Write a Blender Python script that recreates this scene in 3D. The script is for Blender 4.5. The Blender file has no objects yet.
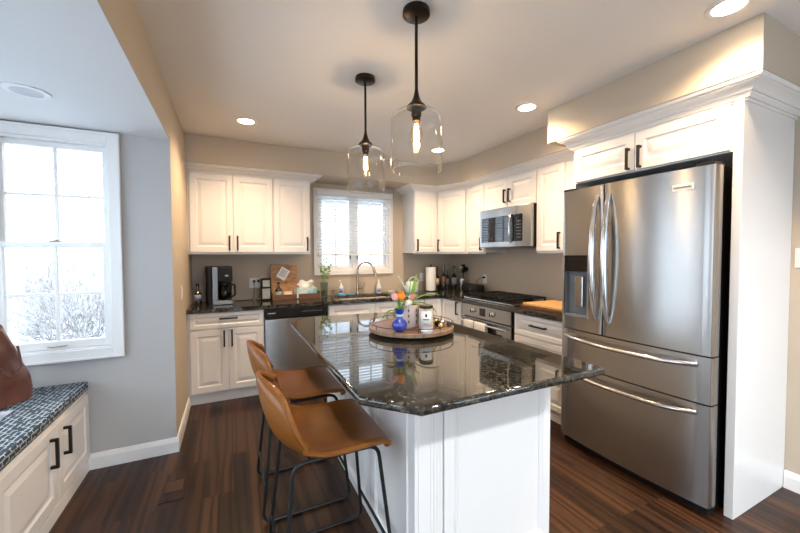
import bpy, bmesh, math, random
from mathutils import Vector, Matrix
random.seed(7)
S=bpy.context.scene; COL=S.collection
# ---------------- camera ----------------
yaw=math.radians(25.743);pit=math.radians(1.80);rol=-.00306
cy_,sy_=math.cos(yaw),math.sin(yaw);cp_,sp_=math.cos(pit),math.sin(pit)
Fv=Vector((sy_*cp_,cy_*cp_,-sp_));R0=Vector((cy_,-sy_,0));U0=Vector((sy_*sp_,cy_*sp_,cp_))
Rv=R0*math.cos(rol)+U0*math.sin(rol);Uv=U0*math.cos(rol)-R0*math.sin(rol)
cd=bpy.data.cameras.new('camera');cam=bpy.data.objects.new('camera',cd);COL.objects.link(cam)
cd.sensor_width=36;cd.lens=352.65*36/800;cd.clip_start=.02;cd.clip_end=200
m=Matrix((Rv,Uv,-Fv)).transposed().to_4x4();m.translation=Vector((0,0,1.405));cam.matrix_world=m
S.camera=cam
# ---------------- light ----------------
WORLD=2.6; CAN=39.0; CANCOL=(1,.70,.42); PEND=2.6; SKYCOL=(.74,.87,1.0)
S.view_settings.view_transform='Standard';S.view_settings.look='None';S.view_settings.gamma=1
S.view_settings.use_curve_mapping=False;S.view_settings.exposure=1.34
try:
    S.cycles.use_denoising=True;S.cycles.max_bounces=10;S.cycles.transparent_max_bounces=16
    S.cycles.caustics_reflective=False;S.cycles.caustics_refractive=False;S.cycles.sample_clamp_indirect=8
except Exception: pass
W=bpy.data.worlds.new('overcast_sky');S.world=W;W.use_nodes=True
nt=W.node_tree;bg=nt.nodes['Background'];bg.inputs[1].default_value=WORLD
tc=nt.nodes.new('ShaderNodeTexCoord');sx=nt.nodes.new('ShaderNodeSeparateXYZ');cr=nt.nodes.new('ShaderNodeValToRGB')
cr.color_ramp.elements[0].position=.42;cr.color_ramp.elements[0].color=(.62,.68,.75,1)
cr.color_ramp.elements[1].position=.55;cr.color_ramp.elements[1].color=SKYCOL+(1,)
mr=nt.nodes.new('ShaderNodeMapRange');mr.inputs[1].default_value=-1;mr.inputs[2].default_value=1
nt.links.new(tc.outputs['Generated'],sx.inputs[0]);nt.links.new(sx.outputs[2],mr.inputs[0])
nt.links.new(mr.outputs[0],cr.inputs[0]);nt.links.new(cr.outputs[0],bg.inputs[0])
def portal(loc,rot,sx_,sy):
    l=bpy.data.lights.new('window_portal','AREA');l.shape='RECTANGLE';l.size=sx_;l.size_y=sy
    o=bpy.data.objects.new('window_portal',l);COL.objects.link(o);o.location=loc;o.rotation_euler=rot
    l.cycles.is_portal=True
P90=math.pi/2
# ---------------- materials ----------------
MT={}
def mat(name,col=(.8,.8,.8),rough=.5,metal=0,**k):
    m=bpy.data.materials.new(name);m.use_nodes=True;b=m.node_tree.nodes['Principled BSDF']
    b.inputs['Base Color'].default_value=tuple(col)+(1,);b.inputs['Roughness'].default_value=rough
    b.inputs['Metallic'].default_value=metal
    for kk,v in k.items():
        if kk=='emit': b.inputs['Emission Color'].default_value=tuple(v[0])+(1,);b.inputs['Emission Strength'].default_value=v[1]
        elif kk=='coat': b.inputs['Coat Weight'].default_value=v
        elif kk=='spec': b.inputs['Specular IOR Level'].default_value=v
        elif kk=='trans': b.inputs['Transmission Weight'].default_value=v
        elif kk=='alpha': b.inputs['Alpha'].default_value=v
    MT[name]=m;return m
def nod(m,t,**k):
    n=m.node_tree.nodes.new(t)
    for a,v in k.items(): setattr(n,a,v)
    return n
def ln(m,a,b): m.node_tree.links.new(a,b)
def coords(m,scale=(1,1,1),kind='Object'):
    t=nod(m,'ShaderNodeTexCoord');mp=nod(m,'ShaderNodeMapping');mp.inputs['Scale'].default_value=scale
    ln(m,t.outputs[kind],mp.inputs[0]);return mp
def noise(m,scale,src=None,detail=3,rough=.5):
    n=nod(m,'ShaderNodeTexNoise');n.inputs['Scale'].default_value=scale;n.inputs['Detail'].default_value=detail
    n.inputs['Roughness'].default_value=rough
    if src: ln(m,src.outputs[0],n.inputs[0])
    return n
def ramp(m,src,stops):
    r=nod(m,'ShaderNodeValToRGB');e=r.color_ramp.elements
    while len(e)<len(stops): e.new(.5)
    for i,(p,c) in enumerate(stops): e[i].position=p;e[i].color=tuple(c)+(1,)
    ln(m,src,r.inputs[0]);return r
def B(m): return m.node_tree.nodes['Principled BSDF']
def bump(m,src,strength=.1,dist=.01):
    b=nod(m,'ShaderNodeBump');b.inputs['Strength'].default_value=strength;b.inputs['Distance'].default_value=dist
    ln(m,src,b.inputs['Height']);ln(m,b.outputs[0],B(m).inputs['Normal'])
def noisy(name,c1,c2,scale,rough,metal=0,st=(1,1,1),bm=0,**k):
    m=mat(name,c1,rough,metal,**k);mp=coords(m,st);n=noise(m,scale,mp)
    r=ramp(m,n.outputs[0],[(.35,c1),(.65,c2)]);ln(m,r.outputs[0],B(m).inputs['Base Color'])
    if bm: bump(m,n.outputs[0],bm)
    return m
noisy('wall_paint',(.49,.415,.325),(.50,.425,.335),3,.7)
noisy('wall_paint_daylit',(.46,.455,.45),(.47,.465,.46),3,.7)  # wall paint greyed to carry the bay's cool daylight in its colour
noisy('ceiling_paint',(.80,.78,.755),(.81,.79,.765),2,.8)
noisy('bay_ceiling_paint',(.75,.75,.75),(.76,.76,.76),2,.8)
noisy('cabinet_white',(.75,.735,.72),(.76,.745,.73),4,.32)
noisy('trim_white',(.80,.79,.78),(.81,.80,.79),4,.35)
noisy('black_metal',(.010,.010,.011),(.014,.014,.014),30,.4,0,spec=.3)
noisy('black_glass',(.006,.006,.007),(.008,.008,.009),30,.04)
noisy('dispenser_grey',(.16,.17,.19),(.18,.19,.21),20,.4)
noisy('black_plastic',(.010,.010,.011),(.014,.014,.015),30,.45,spec=.15)
noisy('dark_gap',(.01,.01,.01),(.012,.012,.012),30,.7)
noisy('plate_white',(.75,.74,.72),(.76,.75,.73),10,.35)
noisy('paper_white',(.85,.85,.83),(.80,.80,.78),25,.8)
noisy('dark_bronze',(.03,.022,.018),(.04,.03,.022),20,.35,.8)
noisy('nickel',(.36,.30,.25),(.40,.34,.29),40,.25,1)
noisy('chrome',(.62,.63,.64),(.66,.67,.68),40,.16,1)
noisy('iron',(.007,.007,.007),(.012,.012,.012),60,.5,spec=.25)
noisy('blue_glaze',(.005,.03,.35),(.01,.05,.45),6,.06,coat=1)
noisy('pale_blue',(.35,.62,.72),(.45,.7,.8),8,.4)
noisy('mint',(.58,.74,.72),(.62,.78,.76),8,.3)
noisy('leaf',(.05,.14,.03),(.12,.26,.06),20,.45)
noisy('leaf_light',(.16,.33,.05),(.28,.45,.10),20,.45)
noisy('tulip_pink',(.85,.35,.35),(.9,.5,.45),15,.5)
noisy('tulip_orange',(.90,.22,.005),(.95,.33,.01),15,.5)
noisy('tulip_white',(.88,.82,.70),(.9,.86,.78),15,.5)
noisy('tulip_red',(.48,.12,.08),(.75,.45,.38),35,.5)
noisy('pot_pink',(.72,.56,.50),(.75,.60,.54),20,.6)
noisy('pot_dark',(.10,.09,.10),(.12,.11,.12),20,.6)
noisy('wax',(.72,.70,.64),(.75,.73,.68),10,.4)
noisy('soil',(.03,.02,.015),(.05,.035,.025),60,.9)
noisy('dark_bottle',(.012,.008,.006),(.02,.012,.008),10,.08,coat=1)
noisy('green_bottle',(.008,.03,.012),(.012,.045,.018),10,.12,coat=1)
noisy('label_cream',(.62,.55,.45),(.55,.45,.36),60,.6)
noisy('label_pale',(.36,.38,.40),(.24,.26,.28),60,.6)
noisy('label_blue',(.08,.12,.30),(.4,.4,.5),60,.6)
noisy('label_red',(.20,.05,.035),(.30,.2,.15),60,.6)
noisy('cream_cloth',(.75,.62,.52),(.82,.70,.60),40,.8)
noisy('towel_white',(.72,.70,.68),(.78,.76,.74),80,.9,bm=.3)
noisy('clear_plastic',(.6,.65,.72),(.7,.74,.8),20,.15)
noisy('blue_sponge',(.05,.25,.5),(.08,.35,.62),50,.8,bm=.3)
noisy('gold',(.75,.5,.22),(.8,.55,.25),20,.25,1)
noisy('bark',(.20,.18,.17),(.34,.31,.30),30,.9)
noisy('twig',(.10,.08,.075),(.45,.43,.42),9,.9)
noisy('snow',(.75,.78,.82),(.82,.85,.88),3,.9)
noisy('fence_wood',(.36,.33,.31),(.44,.41,.39),4,.9,st=(8,8,1))
noisy('house_siding',(.62,.62,.62),(.66,.66,.66),3,.8)
noisy('house_glass',(.25,.3,.35),(.3,.35,.4),3,.2)
noisy('roof_shingle',(.2,.19,.18),(.28,.26,.25),30,.9)
noisy('magazine',(.75,.77,.8),(.25,.3,.4),14,.35)
mat('can_lens',(1,.9,.8),.5,emit=((1,.84,.62),14))
mat('can_lens_off',(.55,.57,.6),.6)
mat('filament',(1,.8,.5),.5,emit=((1,.66,.30),42))
mat('display_text',(.25,.28,.3),.4,emit=((.7,.8,.9),.02))
def thin_glass(name,tint=(1,1,1),gl=.5,rough=0.0,fr=1.45,rf=.035):
    m=bpy.data.materials.new(name);m.use_nodes=True;n=m.node_tree.nodes;n.clear()
    o=n.new('ShaderNodeOutputMaterial');mx=n.new('ShaderNodeMixShader');t=n.new('ShaderNodeBsdfTransparent');g=n.new('ShaderNodeBsdfGlossy')
    t.inputs[0].default_value=tuple(tint)+(1,);g.inputs['Roughness'].default_value=rough;lw=n.new('ShaderNodeLayerWeight');lw.inputs[0].default_value=.5
    pw=n.new('ShaderNodeMath');pw.operation='POWER';pw.inputs[1].default_value=4.0;ma=n.new('ShaderNodeMath');ma.operation='MULTIPLY_ADD';ma.inputs[1].default_value=.9;ma.inputs[2].default_value=rf
    m.node_tree.links.new(lw.outputs['Facing'],pw.inputs[0]);m.node_tree.links.new(pw.outputs[0],ma.inputs[0]);f=ma
    L=m.node_tree.links;L.new(f.outputs[0],mx.inputs[0]);L.new(t.outputs[0],mx.inputs[1]);L.new(g.outputs[0],mx.inputs[2]);L.new(mx.outputs[0],o.inputs[0])
    MT[name]=m
thin_glass('window_glass',(.98,.99,1))
thin_glass('shade_glass',(.965,.965,.955),rf=.05)
thin_glass('vase_glass',(.80,.86,.86),fr=1.5)
thin_glass('bulb_glass',(1,.93,.8),fr=1.5)
thin_glass('smoke_glass',(.35,.33,.30),fr=1.6)
# blinds: thin translucent slats
m=mat('blind_white',(.82,.80,.76),.5)
# stainless, brushed horizontally so lamps smear into vertical streaks
def steel(name,col,rough,aniso,stretch):
    m=mat(name,col,rough,1);b=B(m);mp=coords(m,stretch);n=noise(m,60,mp,4)
    r=ramp(m,n.outputs[0],[(.3,tuple(c*.93 for c in col)),(.7,col)]);ln(m,r.outputs[0],b.inputs['Base Color'])
    b.inputs['Anisotropic'].default_value=aniso
    tg=nod(m,'ShaderNodeTangent',direction_type='RADIAL',axis='Z');ln(m,tg.outputs[0],b.inputs['Tangent'])
    b.inputs['Anisotropic Rotation'].default_value=0.25
    return m
steel('stainless',(.40,.386,.37),.27,.85,(.3,.3,30))
steel('stainless_dark',(.16,.157,.155),.35,.6,(.3,.3,30))
steel('steel_plain',(.55,.54,.53),.22,.3,(.3,.3,30))
# floor: dark walnut strips running along y
m=mat('floor_wood',(.1,.05,.03),.28,spec=.35);b=B(m)
t=nod(m,'ShaderNodeTexCoord');mp=nod(m,'ShaderNodeMapping');mp.inputs['Rotation'].default_value=(0,0,P90);ln(m,t.outputs['Object'],mp.inputs[0])
br=nod(m,'ShaderNodeTexBrick');br.offset=.37;br.offset_frequency=3
br.inputs['Scale'].default_value=1;br.inputs['Brick Width'].default_value=1.15;br.inputs['Row Height'].default_value=.083
br.inputs['Mortar Size'].default_value=.0011;br.inputs['Mortar Smooth'].default_value=.3;br.inputs['Bias'].default_value=0
br.inputs['Color1'].default_value=(0,0,0,1);br.inputs['Color2'].default_value=(1,1,1,1);br.inputs['Mortar'].default_value=(.5,.5,.5,1)
ln(m,mp.outputs[0],br.inputs[0])
tone=ramp(m,br.outputs['Color'],[(.0,(.016,.0068,.0036)),(.5,(.033,.0132,.0058)),(1,(.060,.024,.0095))])
# grain : distorted wave, offset per plank
sc=nod(m,'ShaderNodeMapping');sc.inputs['Scale'].default_value=(1.0,14,1);ln(m,mp.outputs[0],sc.inputs[0])
addv=nod(m,'ShaderNodeVectorMath',operation='ADD');ln(m,sc.outputs[0],addv.inputs[0])
mulv=nod(m,'ShaderNodeVectorMath',operation='SCALE');mulv.inputs['Scale'].default_value=13.;ln(m,br.outputs['Color'],mulv.inputs[0]);ln(m,mulv.outputs[0],addv.inputs[1])
wv=nod(m,'ShaderNodeTexWave');wv.inputs['Scale'].default_value=.35;wv.inputs['Distortion'].default_value=12;wv.inputs['Detail'].default_value=3;wv.inputs['Detail Scale'].default_value=1.2;wv.bands_direction='Y'
ln(m,addv.outputs[0],wv.inputs[0])
n2=noise(m,3,None,5,.65);sc2=nod(m,'ShaderNodeMapping');sc2.inputs['Scale'].default_value=(1.2,45,1);ln(m,addv.outputs[0],sc2.inputs[0]);ln(m,sc2.outputs[0],n2.inputs[0])
g1=ramp(m,wv.outputs[0],[(.1,(.55,.52,.5)),(.6,(1.3,1.32,1.35))]);g2=ramp(m,n2.outputs[0],[(.3,(.6,.58,.56)),(.7,(1.45,1.47,1.5))])
m1=nod(m,'ShaderNodeMix',data_type='RGBA',blend_type='MULTIPLY');m1.inputs[0].default_value=1;ln(m,tone.outputs[0],m1.inputs[6]);ln(m,g1.outputs[0],m1.inputs[7])
m2=nod(m,'ShaderNodeMix',data_type='RGBA',blend_type='MULTIPLY');m2.inputs[0].default_value=1;ln(m,m1.outputs[2],m2.inputs[6]);ln(m,g2.outputs[0],m2.inputs[7])
m3=nod(m,'ShaderNodeMix',data_type='RGBA',blend_type='MIX');ln(m,br.outputs['Fac'],m3.inputs[0]);ln(m,m2.outputs[2],m3.inputs[6]);m3.inputs[7].default_value=(.008,.005,.004,1)
ln(m,m3.outputs[2],b.inputs['Base Color'])
bump(m,n2.outputs[0],.06,.004)
rr=ramp(m,n2.outputs[0],[(.3,(.27,)*3),(.7,(.40,)*3)]);ln(m,rr.outputs[0],b.inputs['Roughness'])
# granite
def granite(name):
    m=mat(name,(.03,.03,.03),.035);b=B(m);mp=coords(m)
    n1=noise(m,9,mp,6,.65);v=nod(m,'ShaderNodeTexVoronoi');v.inputs['Scale'].default_value=75;ln(m,mp.outputs[0],v.inputs[0])
    nn=noise(m,55,mp,5,.7)
    a=ramp(m,nn.outputs[0],[(.38,(.008,.0085,.008)),(.52,(.030,.028,.022)),(.60,(.075,.066,.050)),(.72,(.15,.135,.105))])
    c=ramp(m,n1.outputs[0],[(.35,(.55,.55,.55)),(.65,(1.35,1.3,1.25))])
    mx=nod(m,'ShaderNodeMix',data_type='RGBA',blend_type='MULTIPLY');mx.inputs[0].default_value=1;ln(m,a.outputs[0],mx.inputs[6]);ln(m,c.outputs[0],mx.inputs[7])
    d=ramp(m,v.outputs['Distance'],[(.0,(1.6,1.6,1.7)),(.25,(1,1,1))])
    my=nod(m,'ShaderNodeMix',data_type='RGBA',blend_type='MULTIPLY');my.inputs[0].default_value=1;ln(m,mx.outputs[2],my.inputs[6]);ln(m,d.outputs[0],my.inputs[7])
    ln(m,my.outputs[2],b.inputs['Base Color']);b.inputs['IOR'].default_value=1.62
granite('granite')
# leather
m=mat('leather',(.30,.125,.035),.36,coat=.08,spec=.4);mp=coords(m);n=noise(m,5,mp,4);r=ramp(m,n.outputs[0],[(.3,(.15,.047,.0055)),(.7,(.23,.078,.010))])
ln(m,r.outputs[0],B(m).inputs['Base Color']);n=noise(m,260,mp,2);bump(m,n.outputs[0],.12,.002)
m=mat('leather_dark',(.16,.055,.035),.42);mp=coords(m);n=noise(m,6,mp,4);r=ramp(m,n.outputs[0],[(.3,(.10,.032,.022)),(.7,(.20,.075,.05))])
ln(m,r.outputs[0],B(m).inputs['Base Color']);bump(m,n.outputs[0],.4,.02)
# woods
def wood(name,c1,c2,stretch,rough=.45,scale=4):
    m=mat(name,c1,rough);mp=coords(m,stretch);n=noise(m,scale,mp,5,.6);r=ramp(m,n.outputs[0],[(.3,c1),(.7,c2)]);ln(m,r.outputs[0],B(m).inputs['Base Color'])
wood('wood_tray',(.10,.045,.02),(.17,.08,.035),(2,12,12))
wood('wood_round_tray',(.11,.05,.028),(.22,.115,.07),(1,9,1),.35,5)
wood('wood_rim',(.14,.08,.05),(.34,.22,.14),(6,6,1))
wood('bamboo',(.62,.34,.13),(.74,.45,.19),(1,14,14),.4)
wood('dark_board',(.09,.035,.015),(.16,.07,.03),(1,10,10))
m=mat('burl_board',(.4,.2,.08),.45);mp=coords(m,(1,1,3));n=noise(m,14,mp,6,.7);r=ramp(m,n.outputs[0],[(.3,(.16,.06,.02)),(.5,(.36,.17,.06)),(.7,(.52,.29,.12))]);ln(m,r.outputs[0],B(m).inputs['Base Color'])
# cushion: navy cloth with white rope bars in staggered rows
m=mat('cushion_cloth',(.03,.05,.09),.75);b=B(m);mp=coords(m,(1,1,1))
br=nod(m,'ShaderNodeTexBrick');br.offset=.5;br.inputs['Scale'].default_value=1;br.inputs['Brick Width'].default_value=.046;br.inputs['Row Height'].default_value=.024
br.inputs['Mortar Size'].default_value=.0033;br.inputs['Mortar Smooth'].default_value=.1
br.inputs['Color1'].default_value=(0,0,0,1);br.inputs['Color2'].default_value=(0,0,0,1);br.inputs['Mortar'].default_value=(1,1,1,1)
wr=noise(m,45,mp,2);ad=nod(m,'ShaderNodeVectorMath',operation='MULTIPLY_ADD');ad.inputs[1].default_value=(.010,.010,.010);ln(m,wr.outputs['Color'],ad.inputs[0])
# project side faces too: use x+z as one axis
sp=nod(m,'ShaderNodeSeparateXYZ');ln(m,mp.outputs[0],sp.inputs[0]);mm=nod(m,'ShaderNodeMath',operation='SUBTRACT');ln(m,sp.outputs[0],mm.inputs[0]);ln(m,sp.outputs[2],mm.inputs[1])
cb=nod(m,'ShaderNodeCombineXYZ');ln(m,sp.outputs[1],cb.inputs[0]);ln(m,mm.outputs[0],cb.inputs[1]);ln(m,cb.outputs[0],ad.inputs[2]);ln(m,ad.outputs[0],br.inputs[0])
ck=nod(m,'ShaderNodeTexNoise');ck.inputs['Scale'].default_value=38;ln(m,mp.outputs[0],ck.inputs[0])
ckr=ramp(m,ck.outputs[0],[(.40,(0,0,0)),(.46,(1,1,1))])
mm2=nod(m,'ShaderNodeMath',operation='MULTIPLY');ln(m,br.outputs['Fac'],mm2.inputs[0]);ln(m,ckr.outputs[0],mm2.inputs[1])
rc=ramp(m,mm2.outputs[0],[(.3,(.010,.028,.048)),(.7,(.42,.48,.52))]);ln(m,rc.outputs[0],b.inputs['Base Color'])
m=noisy('tissue_print',(.75,.82,.84),(.10,.45,.50),9,.5)
m=noisy('towel_stripe',(.70,.68,.66),(.25,.25,.27),6,.9,st=(1,14,1))
# candle label
# ---------------- builders ----------------
class MB:
    def __init__(s): s.b=bmesh.new();s.T=Matrix.Identity(4)
    def v(s,p): return s.b.verts.new(s.T@Vector(p))
    def face(s,vs):
        try: return s.b.faces.new(vs)
        except ValueError: return None
    def box(s,x0,x1,y0,y1,z0,z1,bev=0):
        x0,x1=sorted((x0,x1));y0,y1=sorted((y0,y1));z0,z1=sorted((z0,z1))
        vs=[s.v(p) for p in [(x0,y0,z0),(x1,y0,z0),(x1,y1,z0),(x0,y1,z0),(x0,y0,z1),(x1,y0,z1),(x1,y1,z1),(x0,y1,z1)]]
        fs=[s.face([vs[i] for i in f]) for f in [(3,2,1,0),(4,5,6,7),(0,1,5,4),(1,2,6,5),(2,3,7,6),(3,0,4,7)]]
        if bev:
            es={e for f in fs for e in f.edges}
            bmesh.ops.bevel(s.b,geom=list(es),offset=bev,segments=2,affect='EDGES',profile=.5)
        return s
    def prism(s,pts,z0,z1,bev=0,seg=2):
        lo=[s.v((x,y,z0)) for x,y in pts];hi=[s.v((x,y,z1)) for x,y in pts];n=len(pts)
        fs=[s.face(lo[::-1]),s.face(hi)]
        for i in range(n): fs.append(s.face([lo[i],lo[(i+1)%n],hi[(i+1)%n],hi[i]]))
        if bev:
            es=list(fs[0].edges)+list(fs[1].edges)
            bmesh.ops.bevel(s.b,geom=es,offset=bev,segments=seg,affect='EDGES',profile=.5)
        return s
    def lathe(s,prof,c=(0,0,0),n=32,axis='Z',cap=True):
        rings=[]
        for r,h in prof:
            ring=[]
            for i in range(n):
                a=2*math.pi*i/n;p=(r*math.cos(a),r*math.sin(a),h)
                if axis=='X': p=(p[2],p[0],p[1])
                elif axis=='Y': p=(p[1],p[2],p[0])
                ring.append(s.v((p[0]+c[0],p[1]+c[1],p[2]+c[2])))
            rings.append(ring)
        for a,b_ in zip(rings,rings[1:]):
            for i in range(n): s.face([a[i],a[(i+1)%n],b_[(i+1)%n],b_[i]])
        if cap:
            s.face(rings[0][::-1]);s.face(rings[-1])
        return s
    def cyl(s,r,h0,h1,c=(0,0,0),n=24,axis='Z'): return s.lathe([(r,h0),(r,h1)],c,n,axis)
    def tube(s,path,r,n=8,closed=False,caps=True):
        P=[Vector(p) for p in path];N=len(P);rs=r if isinstance(r,(list,tuple)) else [r]*N
        rings=[];up=None
        for i in range(N):
            if closed: t=(P[(i+1)%N]-P[i-1])
            else: t=(P[min(i+1,N-1)]-P[max(i-1,0)])
            if t.length<1e-9: t=Vector((0,0,1))
            t.normalize()
            if up is None:
                up=Vector((0,0,1)) if abs(t.z)<.9 else Vector((1,0,0))
            a=(up-t*up.dot(t));
            if a.length<1e-6: a=t.orthogonal()
            a.normalize();b_=t.cross(a);up=a
            rings.append([s.v(P[i]+a*rs[i]*math.cos(2*math.pi*k/n)+b_*rs[i]*math.sin(2*math.pi*k/n)) for k in range(n)])
        for i in range(N if closed else N-1):
            A,C=rings[i],rings[(i+1)%N]
            for k in range(n): s.face([A[k],A[(k+1)%n],C[(k+1)%n],C[k]])
        if not closed and caps: s.face(rings[0][::-1]);s.face(rings[-1])
        return s
    def grid(s,fn,nu,nv,closeu=False):
        g=[[s.v(fn(i/nu,j/nv)) for j in range(nv+1)] for i in range(nu+(0 if closeu else 1))]
        M=len(g)
        for i in range(nu):
            for j in range(nv): s.face([g[i][j],g[(i+1)%M][j],g[(i+1)%M][j+1],g[i][j+1]])
        return s
    def build(s,name,material,parent=None,smooth=False,angle=40,solid=0,sub=0,label=None,bevmod=0,loc=None):
        bmesh.ops.recalc_face_normals(s.b,faces=s.b.faces)
        me=bpy.data.meshes.new(name);s.b.to_mesh(me);s.b.free()
        me.materials.append(MT[material] if isinstance(material,str) else material)
        o=bpy.data.objects.new(name,me);COL.objects.link(o)
        if parent: o.parent=parent
        if loc: o.location=loc
        if smooth:
            for p in me.polygons: p.use_smooth=True
            try: me.set_sharp_from_angle(angle=math.radians(angle))
            except Exception: pass
            for p in me.polygons:
                if len(p.vertices)>4: p.use_smooth=False
        if solid: md=o.modifiers.new('solid','SOLIDIFY');md.thickness=solid;md.offset=0
        if sub: md=o.modifiers.new('sub','SUBSURF');md.levels=sub;md.render_levels=sub
        if bevmod: md=o.modifiers.new('bev','BEVEL');md.width=bevmod;md.segments=3;md.limit_method='ANGLE'
        if label: o['label']=label
        return o
def tag(o,label,cat,group=None):
    o['label']=label;o['category']=cat
    if group:o['group']=group
    return o
def thing(name,label,cat,loc=(0,0,0),rz=0,group=None):
    o=bpy.data.objects.new(name,None);COL.objects.link(o);o.location=loc;o.rotation_euler=(0,0,rz);o.empty_display_size=.1
    return tag(o,label,cat,group)
def struct(o): o['kind']='structure';return o
def one(name,mb,material,label,cat,loc=(0,0,0),group=None,**k):
    o=mb.build(name,material,loc=loc,**k);return tag(o,label,cat,group)
def copytree(o,par=None):
    c=o.copy();COL.objects.link(c);c.parent=par
    for ch in list(o.children): copytree(ch,c)
    return c
def arc(c,r,a0,a1,n,plane='xz'):
    out=[]
    for i in range(n+1):
        a=math.radians(a0+(a1-a0)*i/n);p=(r*math.cos(a),r*math.sin(a))
        if plane=='xz': out.append((c[0]+p[0],c[1],c[2]+p[1]))
        elif plane=='xy': out.append((c[0]+p[0],c[1]+p[1],c[2]))
        else: out.append((c[0],c[1]+p[0],c[2]+p[1]))
    return out
def roundpath(pts,r,n=5,closed=False):
    P=[Vector(p) for p in pts];out=[];N=len(P)
    for i in range(N):
        if not closed and i in (0,N-1): out.append(P[i]);continue
        a=(P[i-1]-P[i]);b=(P[(i+1)%N]-P[i]);d=min(r,a.length*.49,b.length*.49)
        A=P[i]+a.normalized()*d;C=P[i]+b.normalized()*d
        for k in range(n+1):
            t=k/n;out.append(A*(1-t)**2+P[i]*2*t*(1-t)+C*t*t)
    return out
def sweep(mb,path,prof,side=1):
    """prof: list of (out,z); path: plan polyline, out = to the right of travel * side"""
    n=len(path);P=[Vector((x,y)) for x,y in path];rows=[]
    for i in range(n):
        d0=(P[i]-P[i-1]).normalized() if i>0 else None;d1=(P[i+1]-P[i]).normalized() if i<n-1 else None
        if d0 is None:d0=d1
        if d1 is None:d1=d0
        n0=Vector((d0.y,-d0.x))*side;n1=Vector((d1.y,-d1.x))*side
        mvec=(n0+n1);mvec=mvec/ (mvec.length_squared/2) if mvec.length>1e-6 else n0
        rows.append([mb.v((P[i].x+mvec.x*o,P[i].y+mvec.y*o,z)) for o,z in prof])
    for a,b in zip(rows,rows[1:]):
        for k in range(len(prof)):
            k2=(k+1)%len(prof);mb.face([a[k],b[k],b[k2],a[k2]])
    mb.face(rows[0]);mb.face(rows[-1][::-1])
def panel(mb,x0,x1,z0,z1,y0,th=.02,fw=.055,kind='raised'):
    """cabinet door: front at y0 facing -y, thickness th behind it"""
    w=x1-x0;h=z1-z0;fw=min(fw,w*.28,h*.28)
    if kind=='raised': pr=[(0,th),(0,.002),(.002,0),(fw,0),(fw+.006,.006),(fw+.012,.008),(fw+.017,.008),(fw+.017+min(.03,h*.12,w*.12),.001)]
    elif kind=='flat': pr=[(0,th),(0,.002),(.002,0),(fw,0),(fw+.006,.007)]
    else: pr=[(0,th),(0,.003),(.003,0)]
    rings=[[mb.v(p) for p in [(x0+i,y0+d,z0+i),(x1-i,y0+d,z0+i),(x1-i,y0+d,z1-i),(x0+i,y0+d,z1-i)]] for i,d in pr]
    for a,b in zip(rings,rings[1:]):
        for k in range(4): mb.face([a[k],a[(k+1)%4],b[(k+1)%4],b[k]])
    mb.face(rings[0][::-1]);mb.face(rings[-1])
def pull(mb,x,z,L,y0,vert=True,t=.014,so=.034):
    """square bar pull standing so off the face at y0"""
    if vert:
        mb.box(x-t/2,x+t/2,y0-so,y0-so+t,z-L/2,z+L/2,.001)
        for s in (-1,1): mb.box(x-t/2,x+t/2,y0-so+t*.5,y0+.001,z+s*(L/2-t/2)-t/2,z+s*(L/2-t/2)+t/2)
    else:
        mb.box(x-L/2,x+L/2,y0-so,y0-so+t,z-t/2,z+t/2,.001)
        for s in (-1,1): mb.box(x+s*(L/2-t/2)-t/2,x+s*(L/2-t/2)+t/2,y0-so+t*.5,y0+.001,z-t/2,z+t/2)
def door(par,x0,x1,z0,z1,y0,hx=None,hz=None,hl=.15,vert=True,name='door',kind='raised',fw=.055):
    mb=MB();panel(mb,x0,x1,z0,z1,y0,kind=kind,fw=fw);d=mb.build(name,'cabinet_white',par)
    if hx is not None:
        h=MB();pull(h,hx,hz,hl,y0,vert);h.build('handle','black_metal',d,label='black square bar handle')
    return d
# ---------------- structure ----------------
XL=-.366;YB=2.955;YW=4.327;XR=3.0;ZC=2.549;ZB=2.222;XBL=-1.5;YR=-3.6;YBE=-1.0
struct(MB().box(-2.2,XR+.1,YR-.1,YW+.1,-.06,0).build('floor','floor_wood'))
struct(MB().box(XL-.2,XR+.1,YR-.1,YW+.1,ZC,ZC+.1).build('ceiling','ceiling_paint'))
struct(MB().box(XBL-.1,XL-.0035,YBE-.1,YB+.1,ZB,ZB+.1).build('ceiling_bay','bay_ceiling_paint'))
def wall(name,axis,a0,a1,p0,p1,z0,z1,holes,material='wall_paint'):
    """axis 'x': wall runs along x between a0..a1, thickness p0..p1 in y. holes (a0,a1,z0,z1)"""
    mb=MB();hs=sorted(holes);cur=a0
    def bx(u0,u1,w0,w1):
        if u1-u0<1e-4 or w1-w0<1e-4:return
        if axis=='x': mb.box(u0,u1,p0,p1,w0,w1)
        else: mb.box(p0,p1,u0,u1,w0,w1)
    for h in hs:
        bx(cur,h[0],z0,z1);bx(h[0],h[1],z0,h[2]);bx(h[0],h[1],h[3],z1);cur=h[1]
    bx(cur,a1,z0,z1);return struct(mb.build(name,material))
SW=(.98,1.91,1.225,2.165)   # sink window opening
BW=(-1.285,-.715,.80,2.145) # bay window opening
wall('wall_back','x',XL-.2,XR+.1,YW,YW+.12,0,ZC,[SW])
wall('wall_right','y',YR,YW,XR,XR+.1,0,ZC,[])
wall('wall_left','y',YB,YW,XL-.09,XL,0,ZC,[])
wall('wall_bay','x',XBL-.1,XL-.0905,YB,YB+.12,0,ZB,[BW],'wall_paint_daylit')
wall('wall_bay_return','x',XL-.09,XL,YB-.004,YB,0,ZB,[],'wall_paint_daylit')
LW_ADDED=[(-.75,.30,.70,2.10),(.50,1.55,.70,2.10),(1.75,2.80,.70,2.10)]  # openings of unseen bay side windows, added and enlarged for more daylight
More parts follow.
